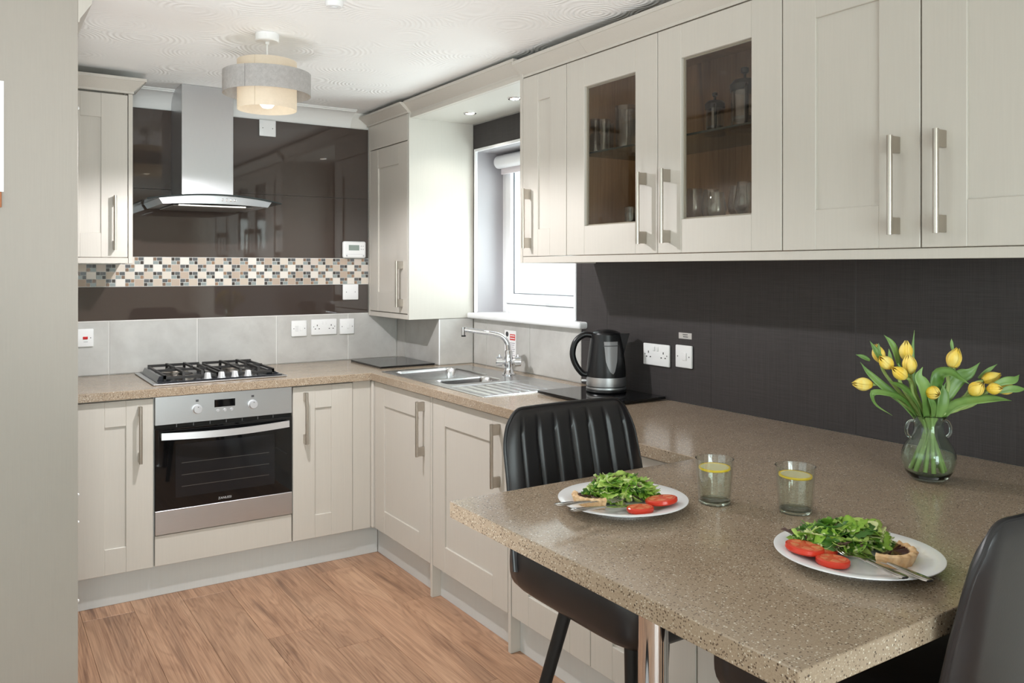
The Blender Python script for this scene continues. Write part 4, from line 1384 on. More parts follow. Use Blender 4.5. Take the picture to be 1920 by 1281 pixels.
# ================================================================== bar chairs
def make_chair():
    t = thing('bar_chair', 'x', 'chair', (0, 0, 0))
    # seat: rounded cushion shell, front toward -y, back toward +y
    bm = BM()
    bx(bm, -0.226, 0.226, -0.250, 0.250, 0.612, 0.752)
    bmesh.ops.subdivide_edges(bm, edges=list(bm.edges), cuts=7, use_grid_fill=True)
    for v in bm.verts:
        x, y, z = v.co
        fx, fy, fz = x / 0.226, y / 0.250, (z - 0.682) / 0.070
        px_, py_, pz_ = 8.0, 8.0, 4.0
        n = (abs(fx) ** 6 + abs(fy) ** 6 + abs(fz) ** 4) ** (1 / 5.0)
        m = max(abs(fx), abs(fy), abs(fz))
        k = m / n if n > 1e-6 else 1.0
        k = min(1.0, k)
        v.co.x = x * (0.5 + 0.5 * k); v.co.y = y * (0.5 + 0.5 * k); v.co.z = 0.682 + (z - 0.682) * k
        if fz > 0:
            v.co.z -= 0.006
    seat = obj('seat', bm, LEATHER, t, True, angle=75)
    # backrest
    NX, NZ = 42, 22
    Z0, Z1 = 0.668, 1.052
    def halfw(s):
        return 0.226 - 0.012 * s
    def surf(u, s, side):
        """u in -1..1 across, s in 0..1 up; side 0 front (ribbed), 1 back"""
        hw = halfw(s)
        # round top corners
        zt = Z0 + (Z1 - Z0) * s
        a = abs(u)
        cr = 0.10
        if a > 1 - cr / hw * 0.6:
            pass
        x = u * hw
        if s > 0.78:
            k = (s - 0.78) / 0.22
            x *= 1 - 0.055 * k * k * 1.2
        edge = max(0.0, (a - 0.70) / 0.30)
        zt -= 0.040 * edge ** 3 * max(0.0, (s - 0.55) / 0.45)
        ycur = 0.205 + 0.073 * s - 0.016 * u * u + 0.0
        th = 0.052 - 0.022 * s
        th *= (1 - 0.80 * max(0.0, (a - 0.80) / 0.20) ** 2) * (1 - 0.75 * max(0.0, (s - 0.86) / 0.14) ** 2)
        if side == 0:
            rib = 0.0
            if a < 0.80 and s < 0.95:
                p = (u + 0.80) / 1.60 * 6.0
                d = abs(p - round(p)) if 0.2 < p < 5.8 or True else 1
                rib = 0.0085 * math.exp(-(d / 0.085) ** 2) * min(1.0, (0.95 - s) / 0.10)
            y = ycur - th * 0.55 + rib
        else:
            y = ycur + th * 0.45
        return (x, y, zt)
    bm = BM()
    NX = 84
    Fr = [[bm.verts.new(surf(-1 + 2 * i / NX, j / NZ, 0)) for j in range(NZ + 1)] for i in range(NX + 1)]
    Bk = [[bm.verts.new(surf(-1 + 2 * i / NX, j / NZ, 1)) for j in range(NZ + 1)] for i in range(NX + 1)]
    for i in range(NX):
        for j in range(NZ):
            bm.faces.new((Fr[i][j], Fr[i + 1][j], Fr[i + 1][j + 1], Fr[i][j + 1]))
            bm.faces.new((Bk[i][j + 1], Bk[i + 1][j + 1], Bk[i + 1][j], Bk[i][j]))
    for i in range(NX):
        bm.faces.new((Fr[i][NZ], Fr[i + 1][NZ], Bk[i + 1][NZ], Bk[i][NZ]))
        bm.faces.new((Bk[i][0], Bk[i + 1][0], Fr[i + 1][0], Fr[i][0]))
    for j in range(NZ):
        bm.faces.new((Fr[0][j], Fr[0][j + 1], Bk[0][j + 1], Bk[0][j]))
        bm.faces.new((Bk[NX][j], Bk[NX][j + 1], Fr[NX][j + 1], Fr[NX][j]))
    back = obj('backrest', bm, LEATHER, t, True, angle=75)
    # piping round the backrest edge
    bm = BM()
    path = []
    for j in range(NZ + 1):
        a, b_ = surf(-1, j / NZ, 0), surf(-1, j / NZ, 1)
        path.append(((a[0] + b_[0]) / 2 - 0.0005, (a[1] + b_[1]) / 2, (a[2] + b_[2]) / 2))
    for i in range(1, NX):
        a, b_ = surf(-1 + 2 * i / NX, 1, 0), surf(-1 + 2 * i / NX, 1, 1)
        path.append(((a[0] + b_[0]) / 2, (a[1] + b_[1]) / 2, (a[2] + b_[2]) / 2 + 0.0005))
    for j in range(NZ, -1, -1):
        a, b_ = surf(1, j / NZ, 0), surf(1, j / NZ, 1)
        path.append(((a[0] + b_[0]) / 2 + 0.0005, (a[1] + b_[1]) / 2, (a[2] + b_[2]) / 2))
    tube(bm, path, 0.0048, 8)
    obj('piping', bm, LEATHER, back, True)
    # frame and legs
    bm = BM()
    bx(bm, -0.16, 0.16, -0.19, 0.12, 0.600, 0.6195, 0.004)
    obj('under_frame', bm, BLACKMAT, t)
    legs = {}
    for (sx, sy, top, bot) in ((-1, -1, (-0.165, -0.175), (-0.205, -0.235)), (1, -1, (0.165, -0.175), (0.205, -0.235)), (-1, 1, (-0.160, 0.060), (-0.265, 0.200)), (1, 1, (0.160, 0.060), (0.265, 0.200))):
        bm = BM()
        p0, p1 = V(top[0], top[1], 0.6125), V(bot[0], bot[1], 0.0005)
        cylx(bm, p0, p1, 0.0165, 0.0125, seg=18)
        obj('leg', bm, BLACKMAT, t, True, angle=50)
        legs[(sx, sy)] = (p0, p1)
    bm = BM()
    def at(k, z):
        p0, p1 = legs[k]; s = (p0.z - z) / (p0.z - p1.z); return p0.lerp(p1, s)
    z = 0.26
    ks = [(-1, -1), (1, -1), (1, 1), (-1, 1)]
    for i in range(4):
        cylx(bm, at(ks[i], z), at(ks[(i + 1) % 4], z), 0.008, seg=10)
    obj('foot_rail', bm, BLACKMAT, t, True)
    return t
ch = make_chair()
ch['label'] = 'black ribbed faux-leather bar chair facing us on the far side of the breakfast bar'
ch['group'] = 'bar chairs at the breakfast bar'
ch.location = (1.345, 1.520, 0)
c2 = copy_tree(ch)
c2['label'] = 'black faux-leather bar chair in the near right corner, seen from behind'
c2.location = (1.395, 0.880, 0); c2.rotation_euler = (0, 0, PI)

# ================================================================== tableware
def plate_obj(label, x, y):
    bm = BM()
    R = 0.1385
    lathe(bm, [(0, 0.0035), (0.070, 0.0035), (0.085, 0.0048), (0.105, 0.0110), (R - 0.003, 0.0190), (R, 0.0202), (R, 0.0215), (R - 0.002, 0.0222), (0.104, 0.0148), (0.086, 0.0092), (0.074, 0.0075), (0, 0.0075)], 72)
    lathe(bm, [(0.076, 0.0038), (0.076, 0.0), (0.071, 0.0), (0.071, 0.0038)], 72)
    return tag(obj('dinner_plate', bm, CERAMIC, None, True, loc=(x, y, ZW + 0.0004), angle=60), label, 'plate', 'dinner plates on the breakfast bar')
P1 = (1.166, 1.358); P2 = (1.288, 0.880)
plate_obj('white dinner plate in front of the far bar chair', *P1)
plate_obj('white dinner plate nearest us at the front of the breakfast bar', *P2)
ZP = ZW + 0.0085      # inside surface of a plate

# tomato slices
SKIN = plain('tomato_skin', (206, 58, 38), 0.22)
def flesh_mat():
    m, nt, b = new_mat('tomato_flesh')
    n = noise(nt, coords(nt), 90, 3, 0.6)
    nt.links.new(ramp(nt, n, [(0.3, lin((214, 78, 54))), (0.7, lin((228, 110, 82)))]), b.inputs['Base Color'])
    b.inputs['Roughness'].default_value = 0.25
    return m
FLESH = flesh_mat()
SEED = plain('tomato_seeds', (224, 128, 92), 0.3)
def tomato(label, x, y, z, r, tilt=(0, 0), rz=0.0):
    t = thing('tomato_slice', label, 'tomato', (x, y, z), rz, 'tomato slices on the plates')
    t.rotation_euler = (tilt[0], tilt[1], rz)
    bm = BM()
    lathe(bm, [(0, 0.0), (r * 0.93, 0.0), (r, 0.003), (r * 0.99, 0.0085), (r * 0.93, 0.0100), (r * 0.90, 0.0100)], 36)
    obj('skin', bm, SKIN, t, True)
    bm = BM(); lathe(bm, [(0, 0.0102), (r * 0.905, 0.0102), (r * 0.905, 0.0090)], 36)
    obj('flesh', bm, FLESH, t, True)
    for k in range(5):
        a0 = 2 * PI * k / 5 + 0.2
        pts = []
        for q in range(10):
            a = a0 + (q / 9 - 0.5) * 0.85
            pts.append((r * 0.74 * math.cos(a), r * 0.74 * math.sin(a)))
        for q in range(6):
            a = a0 + (0.5 - q / 5) * 0.55
            pts.append((r * 0.34 * math.cos(a), r * 0.34 * math.sin(a)))
        bm = BM(); prism(bm, pts, 'z', 0.0103, 0.0108)
        obj('seed_pocket', bm, SEED, t)
    return t
tomato('smaller tomato slice at the front of the far plate', 1.150, 1.284, ZP + 0.0030, 0.028, (-0.07, 0.0))
tomato('larger tomato slice overlapping another on the far plate', 1.2130, 1.2880, ZP + 0.0105, 0.034, (-0.12, -0.06))
tomato('front tomato slice lowest on the near plate', 1.219, 0.879, ZP + 0.0025, 0.028, (0.0, 0.06))
tomato('large tomato slice leaning on two others on the near plate', 1.215, 0.933, ZP + 0.0105, 0.033, (0.05, 0.09))
tomato('tomato slice half hidden behind two others on the near plate', 1.254, 0.931, ZP + 0.0010, 0.031, (0.03, 0.02))

# salad
LEAFM = []
for i, c in enumerate(((136, 174, 62), (96, 142, 44), (176, 200, 104), (66, 108, 38), (214, 222, 160), (96, 72, 66))):
    m = plain('salad_leaf_%s' % ('bright mid pale deep white_green purple'.split()[i]), c, 0.42)
    LEAFM.append(m)
def salad(label, cx, cy, ax, lx, ly, hz, seed, n=120):
    rn = random.Random(seed)
    bm = BM()
    ca, sa = math.cos(ax), math.sin(ax)
    for i in range(n):
        # base point in an elliptic heap
        while True:
            u, v = rn.uniform(-1, 1), rn.uniform(-1, 1)
            if u * u + v * v < 1: break
        top = (1 - u * u - v * v) ** 0.5
        k = rn.random() ** 0.6
        px, py = u * lx, v * ly
        pz = hz * top * k * 0.80 + 0.003
        L = rn.uniform(0.026, 0.056); W = rn.uniform(0.0045, 0.0125)
        th = rn.uniform(0, 2 * PI); el = rn.uniform(-0.3, 0.75)
        d = V(math.cos(th) * math.cos(el), math.sin(th) * math.cos(el), math.sin(el))
        sd_ = d.cross(V(0, 0, 1)).normalized()
        roll = rn.uniform(-0.9, 0.9)
        nrm = sd_.cross(d)
        sd_ = sd_ * math.cos(roll) + nrm * math.sin(roll); nrm = sd_.cross(d)
        mi = rn.choices(range(6), [6, 4.5, 5, 3, 3.2, 1.0])[0]
        frill = rn.random() < 0.6
        K = 9
        prev = None
        bend = rn.uniform(-1.2, 1.6)
        for q in range(K + 1):
            s = q / K
            c = V(px, py, pz) + d * (L * (s - 0.45)) + nrm * (-bend * L * 0.5 * (s - 0.5) ** 2)
            w = W * math.sin(PI * min(1, s * 0.9 + 0.08)) ** 0.6
            if frill:
                w *= 0.65 + 0.55 * ((q * 7 + i) % 2)
            cup = W * 0.5 * rn.uniform(0.3, 1.0)
            a = c + sd_ * w + nrm * cup * (w / W); b_ = c - sd_ * w + nrm * cup * (w / W)
            row = []
            for p in (a, c, b_):
                p = V(p.x, p.y, max(p.z, 0.0015))
                lim = 0.118
                wx = cx + p.x * ca - p.y * sa; wy = cy + p.x * sa + p.y * ca
                row.append(bm.verts.new((wx, wy, ZP + p.z)))
            if prev:
                for z_ in range(2):
                    f = bm.faces.new((prev[z_], prev[z_ + 1], row[z_ + 1], row[z_])); f.material_index = 4 if (z_ == 0 and q < 2 and mi != 5) else mi
            prev = row
    o = obj('salad_leaves', bm, LEAFM, None, True, angle=180)
    md = o.modifiers.new('thickness', 'SOLIDIFY'); md.thickness = 0.0005
    o['kind'] = 'stuff'
    return tag(o, label, 'salad', None, 'stuff')
salad('heap of mixed green salad leaves on the far plate', 1.178, 1.385, math.radians(-22), 0.080, 0.038, 0.058, 11, 230)
salad('heap of mixed green salad leaves on the near plate', 1.306, 0.922, math.radians(-36), 0.086, 0.040, 0.058, 23, 240)

# tart pieces
def crust_mat():
    m, nt, b = new_mat('pastry_crust')
    n = noise(nt, coords(nt), 60, 4, 0.6)
    nt.links.new(ramp(nt, n, [(0.3, lin((206, 158, 108))), (0.7, lin((236, 206, 164)))]), b.inputs['Base Color'])
    b.inputs['Roughness'].default_value = 0.6
    return m
CRUST = crust_mat()
FILL = plain('dark_tart_filling', (62, 30, 20), 0.18)
def tart(label, x, y, rz, a0, a1, R=0.048):
    t = thing('tart_piece', label, 'tart', (x, y, ZP), rz, 'tart pieces on the plates')
    bm = BM()
    N = 40
    rows = []
    for i in range(N + 1):
        a = a0 + (a1 - a0) * i / N
        fl = 0.0022 * math.cos(i * 2 * PI / 5)
        prof = [(R * 0.80, 0.0004), (R * 0.86 + fl * 0.5, 0.0004), (R + fl, 0.021), (R - 0.004 + fl * 0.5, 0.0240 + fl * 0.6), (R - 0.011, 0.0220), (R - 0.014, 0.012), (R * 0.70, 0.010), (R * 0.70, 0.0004)]
        rows.append([bm.verts.new((r * math.cos(a), r * math.sin(a), z)) for r, z in prof])
    for i in range(N):
        for k in range(len(rows[0])):
            j = (k + 1) % len(rows[0])
            bm.faces.new((rows[i][k], rows[i][j], rows[i + 1][j], rows[i + 1][k]))
    bm.faces.new(rows[0][::-1]); bm.faces.new(rows[-1])
    obj('crust', bm, CRUST, t, True, angle=50)
    bm = BM()
    c0 = (0.012 * math.cos((a0 + a1) / 2), 0.012 * math.sin((a0 + a1) / 2))
    top = [bm.verts.new((c0[0], c0[1], 0.0205))]; bot = [bm.verts.new((c0[0], c0[1], 0.0006))]
    rn = random.Random(5)
    for i in range(N + 1):
        a = a0 + (a1 - a0) * i / N
        r = R - 0.0135
        top.append(bm.verts.new((r * math.cos(a), r * math.sin(a), 0.0205 + rn.uniform(-0.0016, 0.0016))))
        bot.append(bm.verts.new((r * 0.88 * math.cos(a), r * 0.88 * math.sin(a), 0.0006)))
    for i in range(1, N + 1):
        bm.faces.new((top[0], top[i], top[i + 1])); bm.faces.new((bot[0], bot[i + 1], bot[i])); bm.faces.new((top[i], bot[i], bot[i + 1], top[i + 1]))
    bm.faces.new((top[0], bot[0], bot[1], top[1])); bm.faces.new((top[0], top[-1], bot[-1], bot[0]))
    obj('filling', bm, FILL, t, True, angle=50)
    return t
tart('piece of pastry tart at the left of the far plate', 1.112, 1.386, 0.0, math.radians(125), math.radians(262), 0.048)
tart('piece of pastry tart at the right of the near plate', 1.318, 0.846, 0.0, math.radians(195), math.radians(365), 0.050)

# cutlery
def ribbon(bm, pts, widths, th, up=V(0, 0, 1)):
    pts = [Vector(p) for p in pts]
    prev = None
    n = len(pts)
    for i in range(n):
        tdir = (pts[min(i + 1, n - 1)] - pts[max(i - 1, 0)]).normalized()
        sd_ = tdir.cross(up).normalized(); nn = sd_.cross(tdir)
        w = widths[i] / 2; h = (th[i] if isinstance(th, (list, tuple)) else th) / 2
        ring = [bm.verts.new(pts[i] + sd_ * w * cx_ + nn * h * cz_) for cx_, cz_ in ((-1, 0), (-0.6, 0.8), (0.6, 0.8), (1, 0), (0.6, -0.8), (-0.6, -0.8))]
        if prev:
            for k in range(6):
                bm.faces.new((prev[k], prev[(k + 1) % 6], ring[(k + 1) % 6], ring[k]))
        else:
            bm.faces.new(ring[::-1])
        prev = ring
    bm.faces.new(prev)
def cutlery(kind, label, tip, end):
    """tip: (x,y,z) at the head, end: (x,y,z) at the handle end"""
    tip, end = Vector(tip), Vector(end)
    t = thing(kind, label, kind, (0, 0, 0), 0, 'cutlery on the plates')
    def P(s, lift=0.0): return end.lerp(tip, s) + V(0, 0, lift)
    bm = BM()
    ribbon(bm, [P(s, 0.0015 * math.sin(PI * s)) for s in (0, 0.03, 0.12, 0.28, 0.42, 0.52)], [0.013, 0.0195, 0.0185, 0.0145, 0.0105, 0.0085], [0.004, 0.006, 0.006, 0.0055, 0.005, 0.0045])
    obj('handle', bm, BRIGHT, t, True, angle=60)
    if kind == 'fork':
        bm = BM()
        ribbon(bm, [P(s, l) for s, l in ((0.522, 0.0), (0.60, 0.001), (0.68, 0.001), (0.76, -0.001), (0.82, -0.001))], [0.0085, 0.0080, 0.014, 0.021, 0.023], 0.0030)
        dr_ = (tip - end).normalized(); sd_ = dr_.cross(V(0, 0, 1)).normalized()
        for k in range(4):
            o_ = sd_ * (k - 1.5) * 0.0060
            ribbon(bm, [P(0.815, -0.001) + o_, P(0.90, 0.0) + o_, P(1.0, 0.004) + o_], [0.0040, 0.0034, 0.0018], 0.0026)
        obj('head', bm, BRIGHT, t, True, angle=60)
    else:
        bm = BM()
        ribbon(bm, [P(s) for s in (0.522, 0.56, 0.64, 0.78, 0.90, 0.97, 1.0)], [0.0085, 0.0145, 0.018, 0.019, 0.018, 0.0115, 0.003], 0.0022)
        obj('blade', bm, BRIGHT, t, True, angle=60)
    return t
ZR = ZW + 0.0255
cutlery('fork', 'steel fork resting on the rim of the far plate', (1.150, 1.347, ZP + 0.012), (0.982, 1.350, ZR + 0.010))
cutlery('knife', 'steel knife resting on the rim of the far plate', (1.162, 1.318, ZP + 0.006), (0.990, 1.307, ZR + 0.008))
cutlery('fork', 'steel fork with ridged handle on the rim of the near plate', (1.268, 0.905, ZP + 0.012), (1.206, 0.741, ZR + 0.008))
cutlery('knife', 'steel knife beside the fork on the near plate', (1.297, 0.890, ZP + 0.008), (1.231, 0.716, ZR + 0.006))

# tumblers of water with lemon
LEMON = plain('lemon_rind', (248, 212, 52), 0.35)
LEMONF = plain('lemon_flesh', (246, 238, 196), 0.3)
def tumbler(label, x, y, ang):
    t = thing('water_glass', label, 'glass', (x, y, ZW + 0.0006), 0, 'glasses of lemon water on the breakfast bar')
    bm = BM()
    lathe(bm, [(0, 0), (0.0325, 0), (0.0345, 0.003), (0.0412, 0.0955), (0.0416, 0.0965), (0.0402, 0.0965), (0.0385, 0.0930), (0.0330, 0.0100), (0.0300, 0.0080), (0, 0.0080)], 56)
    obj('tumbler', bm, TUMBLER, t, True, angle=50)
    bm = BM(); lathe(bm, [(0, 0.0010), (0.0330, 0.0010), (0.0338, 0.0030), (0.0336, 0.0062), (0, 0.0066)], 48)
    obj('glass_foot', bm, GREENGLASS, t, True, angle=50)
    bm = BM()
    lathe(bm, [(0, 0.0084), (0.0296, 0.0084), (0.0326, 0.0108), (0.0371, 0.0790), (0, 0.0788)], 56)
    obj('water', bm, WATERP, t, True, angle=50)
    q = thing('lemon_slice', label.replace('glass of water with', 'slice of') if False else ('lemon slice floating in the glass ' + ('left of the other glass' if ang < 0.5 else 'nearer the near plate')), 'lemon', (x, y, ZW + 0.0006 + 0.0760), ang, 'lemon slices in the glasses')
    q.rotation_euler = (0.03, -0.03, ang)
    bm = BM(); lathe(bm, [(0.0335, -0.0022), (0.0345, 0), (0.0335, 0.0022), (0.0305, 0.0022), (0.0305, -0.0022)], 40, closed=True)
    obj('rind', bm, LEMON, q, True)
    bm = BM(); lathe(bm, [(0, -0.0018), (0.0303, -0.0018), (0.0303, 0.0018), (0, 0.0018)], 40)
    obj('flesh', bm, LEMONF, q)
    return t
tumbler('clear glass of water with lemon beside the far plate', 1.357, 1.275, 0.0)
tumbler('clear glass of water with lemon behind the near plate', 1.449, 1.135, 1.0)

# ================================================================== vase of tulips
VX, VY = 1.940, 1.132
t = thing('glass_vase', 'pale green glass vase with two loop handles by the dark wall', 'vase', (VX, VY, ZW + 0.0006), math.radians(-33.04))
outer = [(0.030, 0.0), (0.036, 0.0015), (0.045, 0.009), (0.056, 0.027), (0.0615, 0.048), (0.0600, 0.066), (0.052, 0.086), (0.041, 0.102), (0.0345, 0.116), (0.0330, 0.132), (0.0350, 0.147), (0.0405, 0.1545)]
inner = [(r - 0.0026, z + 0.001) for r, z in outer[::-1]][:-2]
bm = BM()
lathe(bm, [(0, 0.0)] + outer + [(0.0412, 0.1560), (0.0395, 0.1568)] + inner[1:] + [(0.030, 0.0095), (0, 0.0085)], 56)
obj('bowl', bm, GREENGLASS, t, True, angle=70)
for s in (-1, 1):
    bm = BM()
    pts = spline([V(s * 0.0345, 0, 0.142), V(s * 0.046, 0, 0.141), V(s * 0.0535, 0, 0.126), V(s * 0.0520, 0, 0.110), V(s * 0.044, 0, 0.102)], 18)
    tube(bm, pts, 0.0036, 10)
    obj('handle', bm, GREENGLASS, t, True)
bm = BM()
wp = [(0, 0.0092), (0.0290, 0.0102), (0.0400, 0.0116)] + [(r - 0.0036, z) for r, z in outer if 0.02 < z < 0.11]
wp += [(wp[-1][0], wp[-1][1] + 0.0002), (0, wp[-1][1] + 0.0002)]
lathe(bm, wp, 56)
obj('water', bm, WATERP, t, True, angle=60)

Fv = V(0.5452, 0.8383, 0); Rv = V(0.8383, -0.5452, 0)
VB = V(VX, VY, ZW)
SC = 0.00129
def vp(px_, py_, f=0.0):
    """point of the bouquet: offsets across / up / in depth from the vase axis"""
    k = 1 + f / 2.0
    return VB + Rv * ((px_ - 1741) * SC * k) + Fv * f + V(0, 0, 1.415 - (py_ - 504) * SC * k - ZW)
STEM = plain('tulip_stem', (160, 184, 108), 0.45)
def leaf_mat():
    m, nt, b = new_mat('tulip_leaf')
    n = noise(nt, coords(nt), 14, 3, 0.5)
    nt.links.new(ramp(nt, n, [(0.3, lin((84, 124, 52))), (0.7, lin((138, 172, 98)))]), b.inputs['Base Color'])
    b.inputs['Roughness'].default_value = 0.4
    return m
LEAF = leaf_mat()
def petal_mat():
    m, nt, b = new_mat('yellow_petal')
    v = coords(nt, (60, 60, 6)); n = noise(nt, v, 1, 3, 0.5)
    nt.links.new(ramp(nt, n, [(0.3, lin((250, 206, 52))), (0.7, lin((253, 232, 140)))]), b.inputs['Base Color'])
    b.inputs['Roughness'].default_value = 0.5
    b.inputs['Subsurface Weight'].default_value = 0.15
    b.inputs['Subsurface Radius'].default_value = (0.01, 0.008, 0.002)
    return m
PETAL = petal_mat()
def petal_mesh(bm, M, L, R, ang, open_=0.0):
    """one cupped petal; M maps bud space (z = bud axis) to world"""
    NU, NV = 6, 10
    rows = []
    for j in range(NV + 1):
        s = j / NV
        rad = R * (math.sin(PI * (0.10 + 0.80 * s) ) ** 0.75) * (1 - 0.60 * s ** 3) + open_ * s * R
        half = 0.78 * (1 - max(0.0, (s - 0.62) / 0.38) ** 1.8 * 0.97)
        row = []
        for i in range(NU + 1):
            u = -1 + 2 * i / NU
            a = ang + u * half * 1.05
            r = rad * (1 - 0.04 * u * u)
            z = L * (s - 0.02 * u * u * s)
            row.append(bm.verts.new(M @ V(r * math.cos(a), r * math.sin(a), z)))
        rows.append(row)
    for j in range(NV):
        for i in range(NU):
            bm.faces.new((rows[j][i], rows[j][i + 1], rows[j + 1][i + 1], rows[j + 1][i]))
def ribbon_leaf(bm, pts, W, face, n=22):
    """leaf blade along pts; face = direction the blade faces"""
    P = spline(pts, n)
    prev = None
    for i in range(n + 1):
        s = i / n
        tdir = (P[min(i + 1, n)] - P[max(i - 1, 0)]).normalized()
        sd_ = tdir.cross(face)
        if sd_.length < 1e-4: sd_ = tdir.orthogonal()
        sd_.normalize(); nn = sd_.cross(tdir)
        w = W * (math.sin(PI * min(0.999, 0.12 + 0.88 * s)) ** 0.8) * (1.0 if s < 0.6 else 1 - ((s - 0.6) / 0.4) ** 2 * 0.75) + 0.0004
        row = [bm.verts.new(P[i] + sd_ * w * k - nn * (-0.28 * w * (k * k))) for k in (-1, -0.5, 0, 0.5, 1)]
        if prev:
            for k in range(4):
                bm.faces.new((prev[k], prev[k + 1], row[k + 1], row[k]))
        prev = row
NECK = VB + V(0, 0, 0.150)
rn = random.Random(4)
def tulip(label, head, tipdir, L, R, neck_off, foot, bend, leaves=()):
    """head = (px,py,f) centre of flower; tipdir = (right, up, depth)"""
    t = thing('tulip', label, 'tulip', tuple(NECK + V(0, 0, 0.0)), 0, 'yellow tulips in the vase')
    O = Vector(t.location)
    c = vp(*head)
    d = (Rv * tipdir[0] + V(0, 0, tipdir[1]) + Fv * tipdir[2]).normalized()
    base = c - d * L * 0.5
    a = d.orthogonal().normalized(); b_ = d.cross(a)
    M = Matrix(((a.x, b_.x, d.x, base.x - O.x), (a.y, b_.y, d.y, base.y - O.y), (a.z, b_.z, d.z, base.z - O.z), (0, 0, 0, 1)))
    fl = thing('flower', '', '', (0, 0, 0)); fl.parent = t
    for k in ('label', 'category'): del fl[k]
    a_off = rn.uniform(0, 2)
    for k in range(6):
        bm = BM()
        petal_mesh(bm, M, L * (1.0 if k % 2 else 0.96), R * (1.0 if k % 2 else 0.93), a_off + k * PI / 3, 0.03 if k % 2 else 0.0)
        o = obj('petal', bm, PETAL, fl, True, angle=180)
        md = o.modifiers.new('thickness', 'SOLIDIFY'); md.thickness = 0.0007
    n1 = NECK + Rv * neck_off[0] + Fv * neck_off[1] - O
    f1 = VB + Rv * foot[0] * 1.12 + Fv * foot[1] * 1.12 + V(0, 0, 0.0235) - O
    mid = (base - O).lerp(n1, 0.45) + Rv * bend[0] + V(0, 0, bend[1]) + Fv * (bend[2] if len(bend) > 2 else 0)
    pts = spline([f1, f1.lerp(n1, 0.55) , n1, mid, base - O - d * 0.022, base - O + d * 0.002], 30)
    bm = BM(); tube(bm, pts, [0.0052 - 0.0016 * i / 30 for i in range(31)], 9)
    obj('stem', bm, STEM, t, True)
    for (lp, W, fc) in leaves:
        bm = BM()
        fdir = (Rv * fc[0] + V(0, 0, fc[1]) + Fv * fc[2]).normalized()
        ribbon_leaf(bm, [vp(*p) - O for p in lp], W, fdir)
        o = obj('leaf', bm, LEAF, t, True, angle=180)
        md = o.modifiers.new('thickness', 'SOLIDIFY'); md.thickness = 0.0008
    return t
# zoom-frame points -> photograph pixels
def z_(x, y, f=0.0): return (1580 + x / 5.644, 600 + y / 5.644, f)
CAMF = (0, 0.25, -1)
tulip('yellow tulip lying leftmost, pointing left', (1615.5, 720.5, 0.0), (-1, 0.08, -0.1), 0.050, 0.0175, (-0.020, 0.0), (0.034, 0.012), (-0.005, 0.010),
      [([z_(770, 1040), z_(620, 860), z_(420, 700), z_(270, 560), z_(185, 450)], 0.0095, CAMF)])
tulip('yellow tulip in the left cluster, pointing up and left', (1656.0, 679.0, -0.01), (-0.75, 0.55, -0.3), 0.046, 0.0170, (-0.018, -0.008), (0.028, 0.022), (-0.006, 0.004),
      [([z_(330, 430, 0.02), z_(260, 395, 0.02), z_(182, 368, 0.02)], 0.0050, CAMF), ([z_(760, 1030, -0.01), z_(600, 850, -0.02), z_(420, 785, -0.02), z_(270, 780, -0.02), z_(300, 900, -0.02), z_(480, 1016, -0.02)], 0.0078, (0.3, 0.6, -0.7))])
tulip('yellow tulip upright at the back of the left cluster', (1660.0, 662.0, 0.035), (-0.25, 1, 0.1), 0.046, 0.0165, (-0.014, 0.012), (0.020, -0.018), (-0.012, 0.004),
      [([z_(470, 450, 0.02), z_(400, 340, 0.02), z_(330, 225, 0.02)], 0.0070, CAMF), ([z_(440, 380, 0.02), z_(425, 300, 0.02), z_(422, 245, 0.02)], 0.0035, CAMF)])
tulip('yellow tulip lowest of the left cluster, tip to the left', (1671.5, 699.0, -0.035), (-0.8, 0.55, -0.2), 0.045, 0.0165, (-0.012, -0.014), (0.030, -0.012), (-0.004, 0.004),
      [([z_(800, 1040, -0.02), z_(700, 860, -0.03), z_(560, 720, -0.03), z_(420, 650, -0.03)], 0.0150, (0.4, 0.7, -0.6)), ([z_(660, 620, -0.02), z_(590, 560, -0.02), z_(540, 460, -0.02)], 0.0060, CAMF)])
tulip('yellow tulip upright in front, left of the vase axis', (1697.5, 682.0, -0.02), (-0.22, 1, -0.25), 0.050, 0.0180, (-0.008, -0.012), (0.018, -0.026), (-0.010, 0.0),
      [([z_(840, 1040, -0.02), z_(800, 850, -0.04), z_(740, 700, -0.05), z_(690, 600, -0.05), z_(735, 500, -0.05)], 0.0150, CAMF), ([z_(590, 500, 0.03), z_(565, 400, 0.03), z_(552, 305, 0.03)], 0.0050, CAMF)])
tulip('yellow tulip topmost, upright above the vase', (1706.5, 656.5, 0.02), (-0.02, 1, -0.1), 0.048, 0.0170, (-0.004, 0.010), (0.008, 0.030), (-0.006, 0.0),
      [([z_(820, 1030, 0.01), z_(780, 700, 0.02), z_(770, 450, 0.02), z_(802, 110, 0.02)], 0.0090, CAMF), ([z_(690, 520, 0.04), z_(640, 330, 0.04), z_(590, 235, 0.04), z_(522, 160, 0.04)], 0.0080, CAMF)])
tulip('yellow tulip low in front, its head nodding over the vase neck', (1730.5, 737.0, -0.05), (0.25, -0.15, -1), 0.038, 0.0175, (0.0, -0.016), (-0.006, -0.034), (0.0, 0.018, -0.005),
      [([z_(910, 1040, -0.02), z_(870, 930, -0.04), z_(830, 840, -0.045), z_(780, 660, -0.04)], 0.0075, CAMF)])
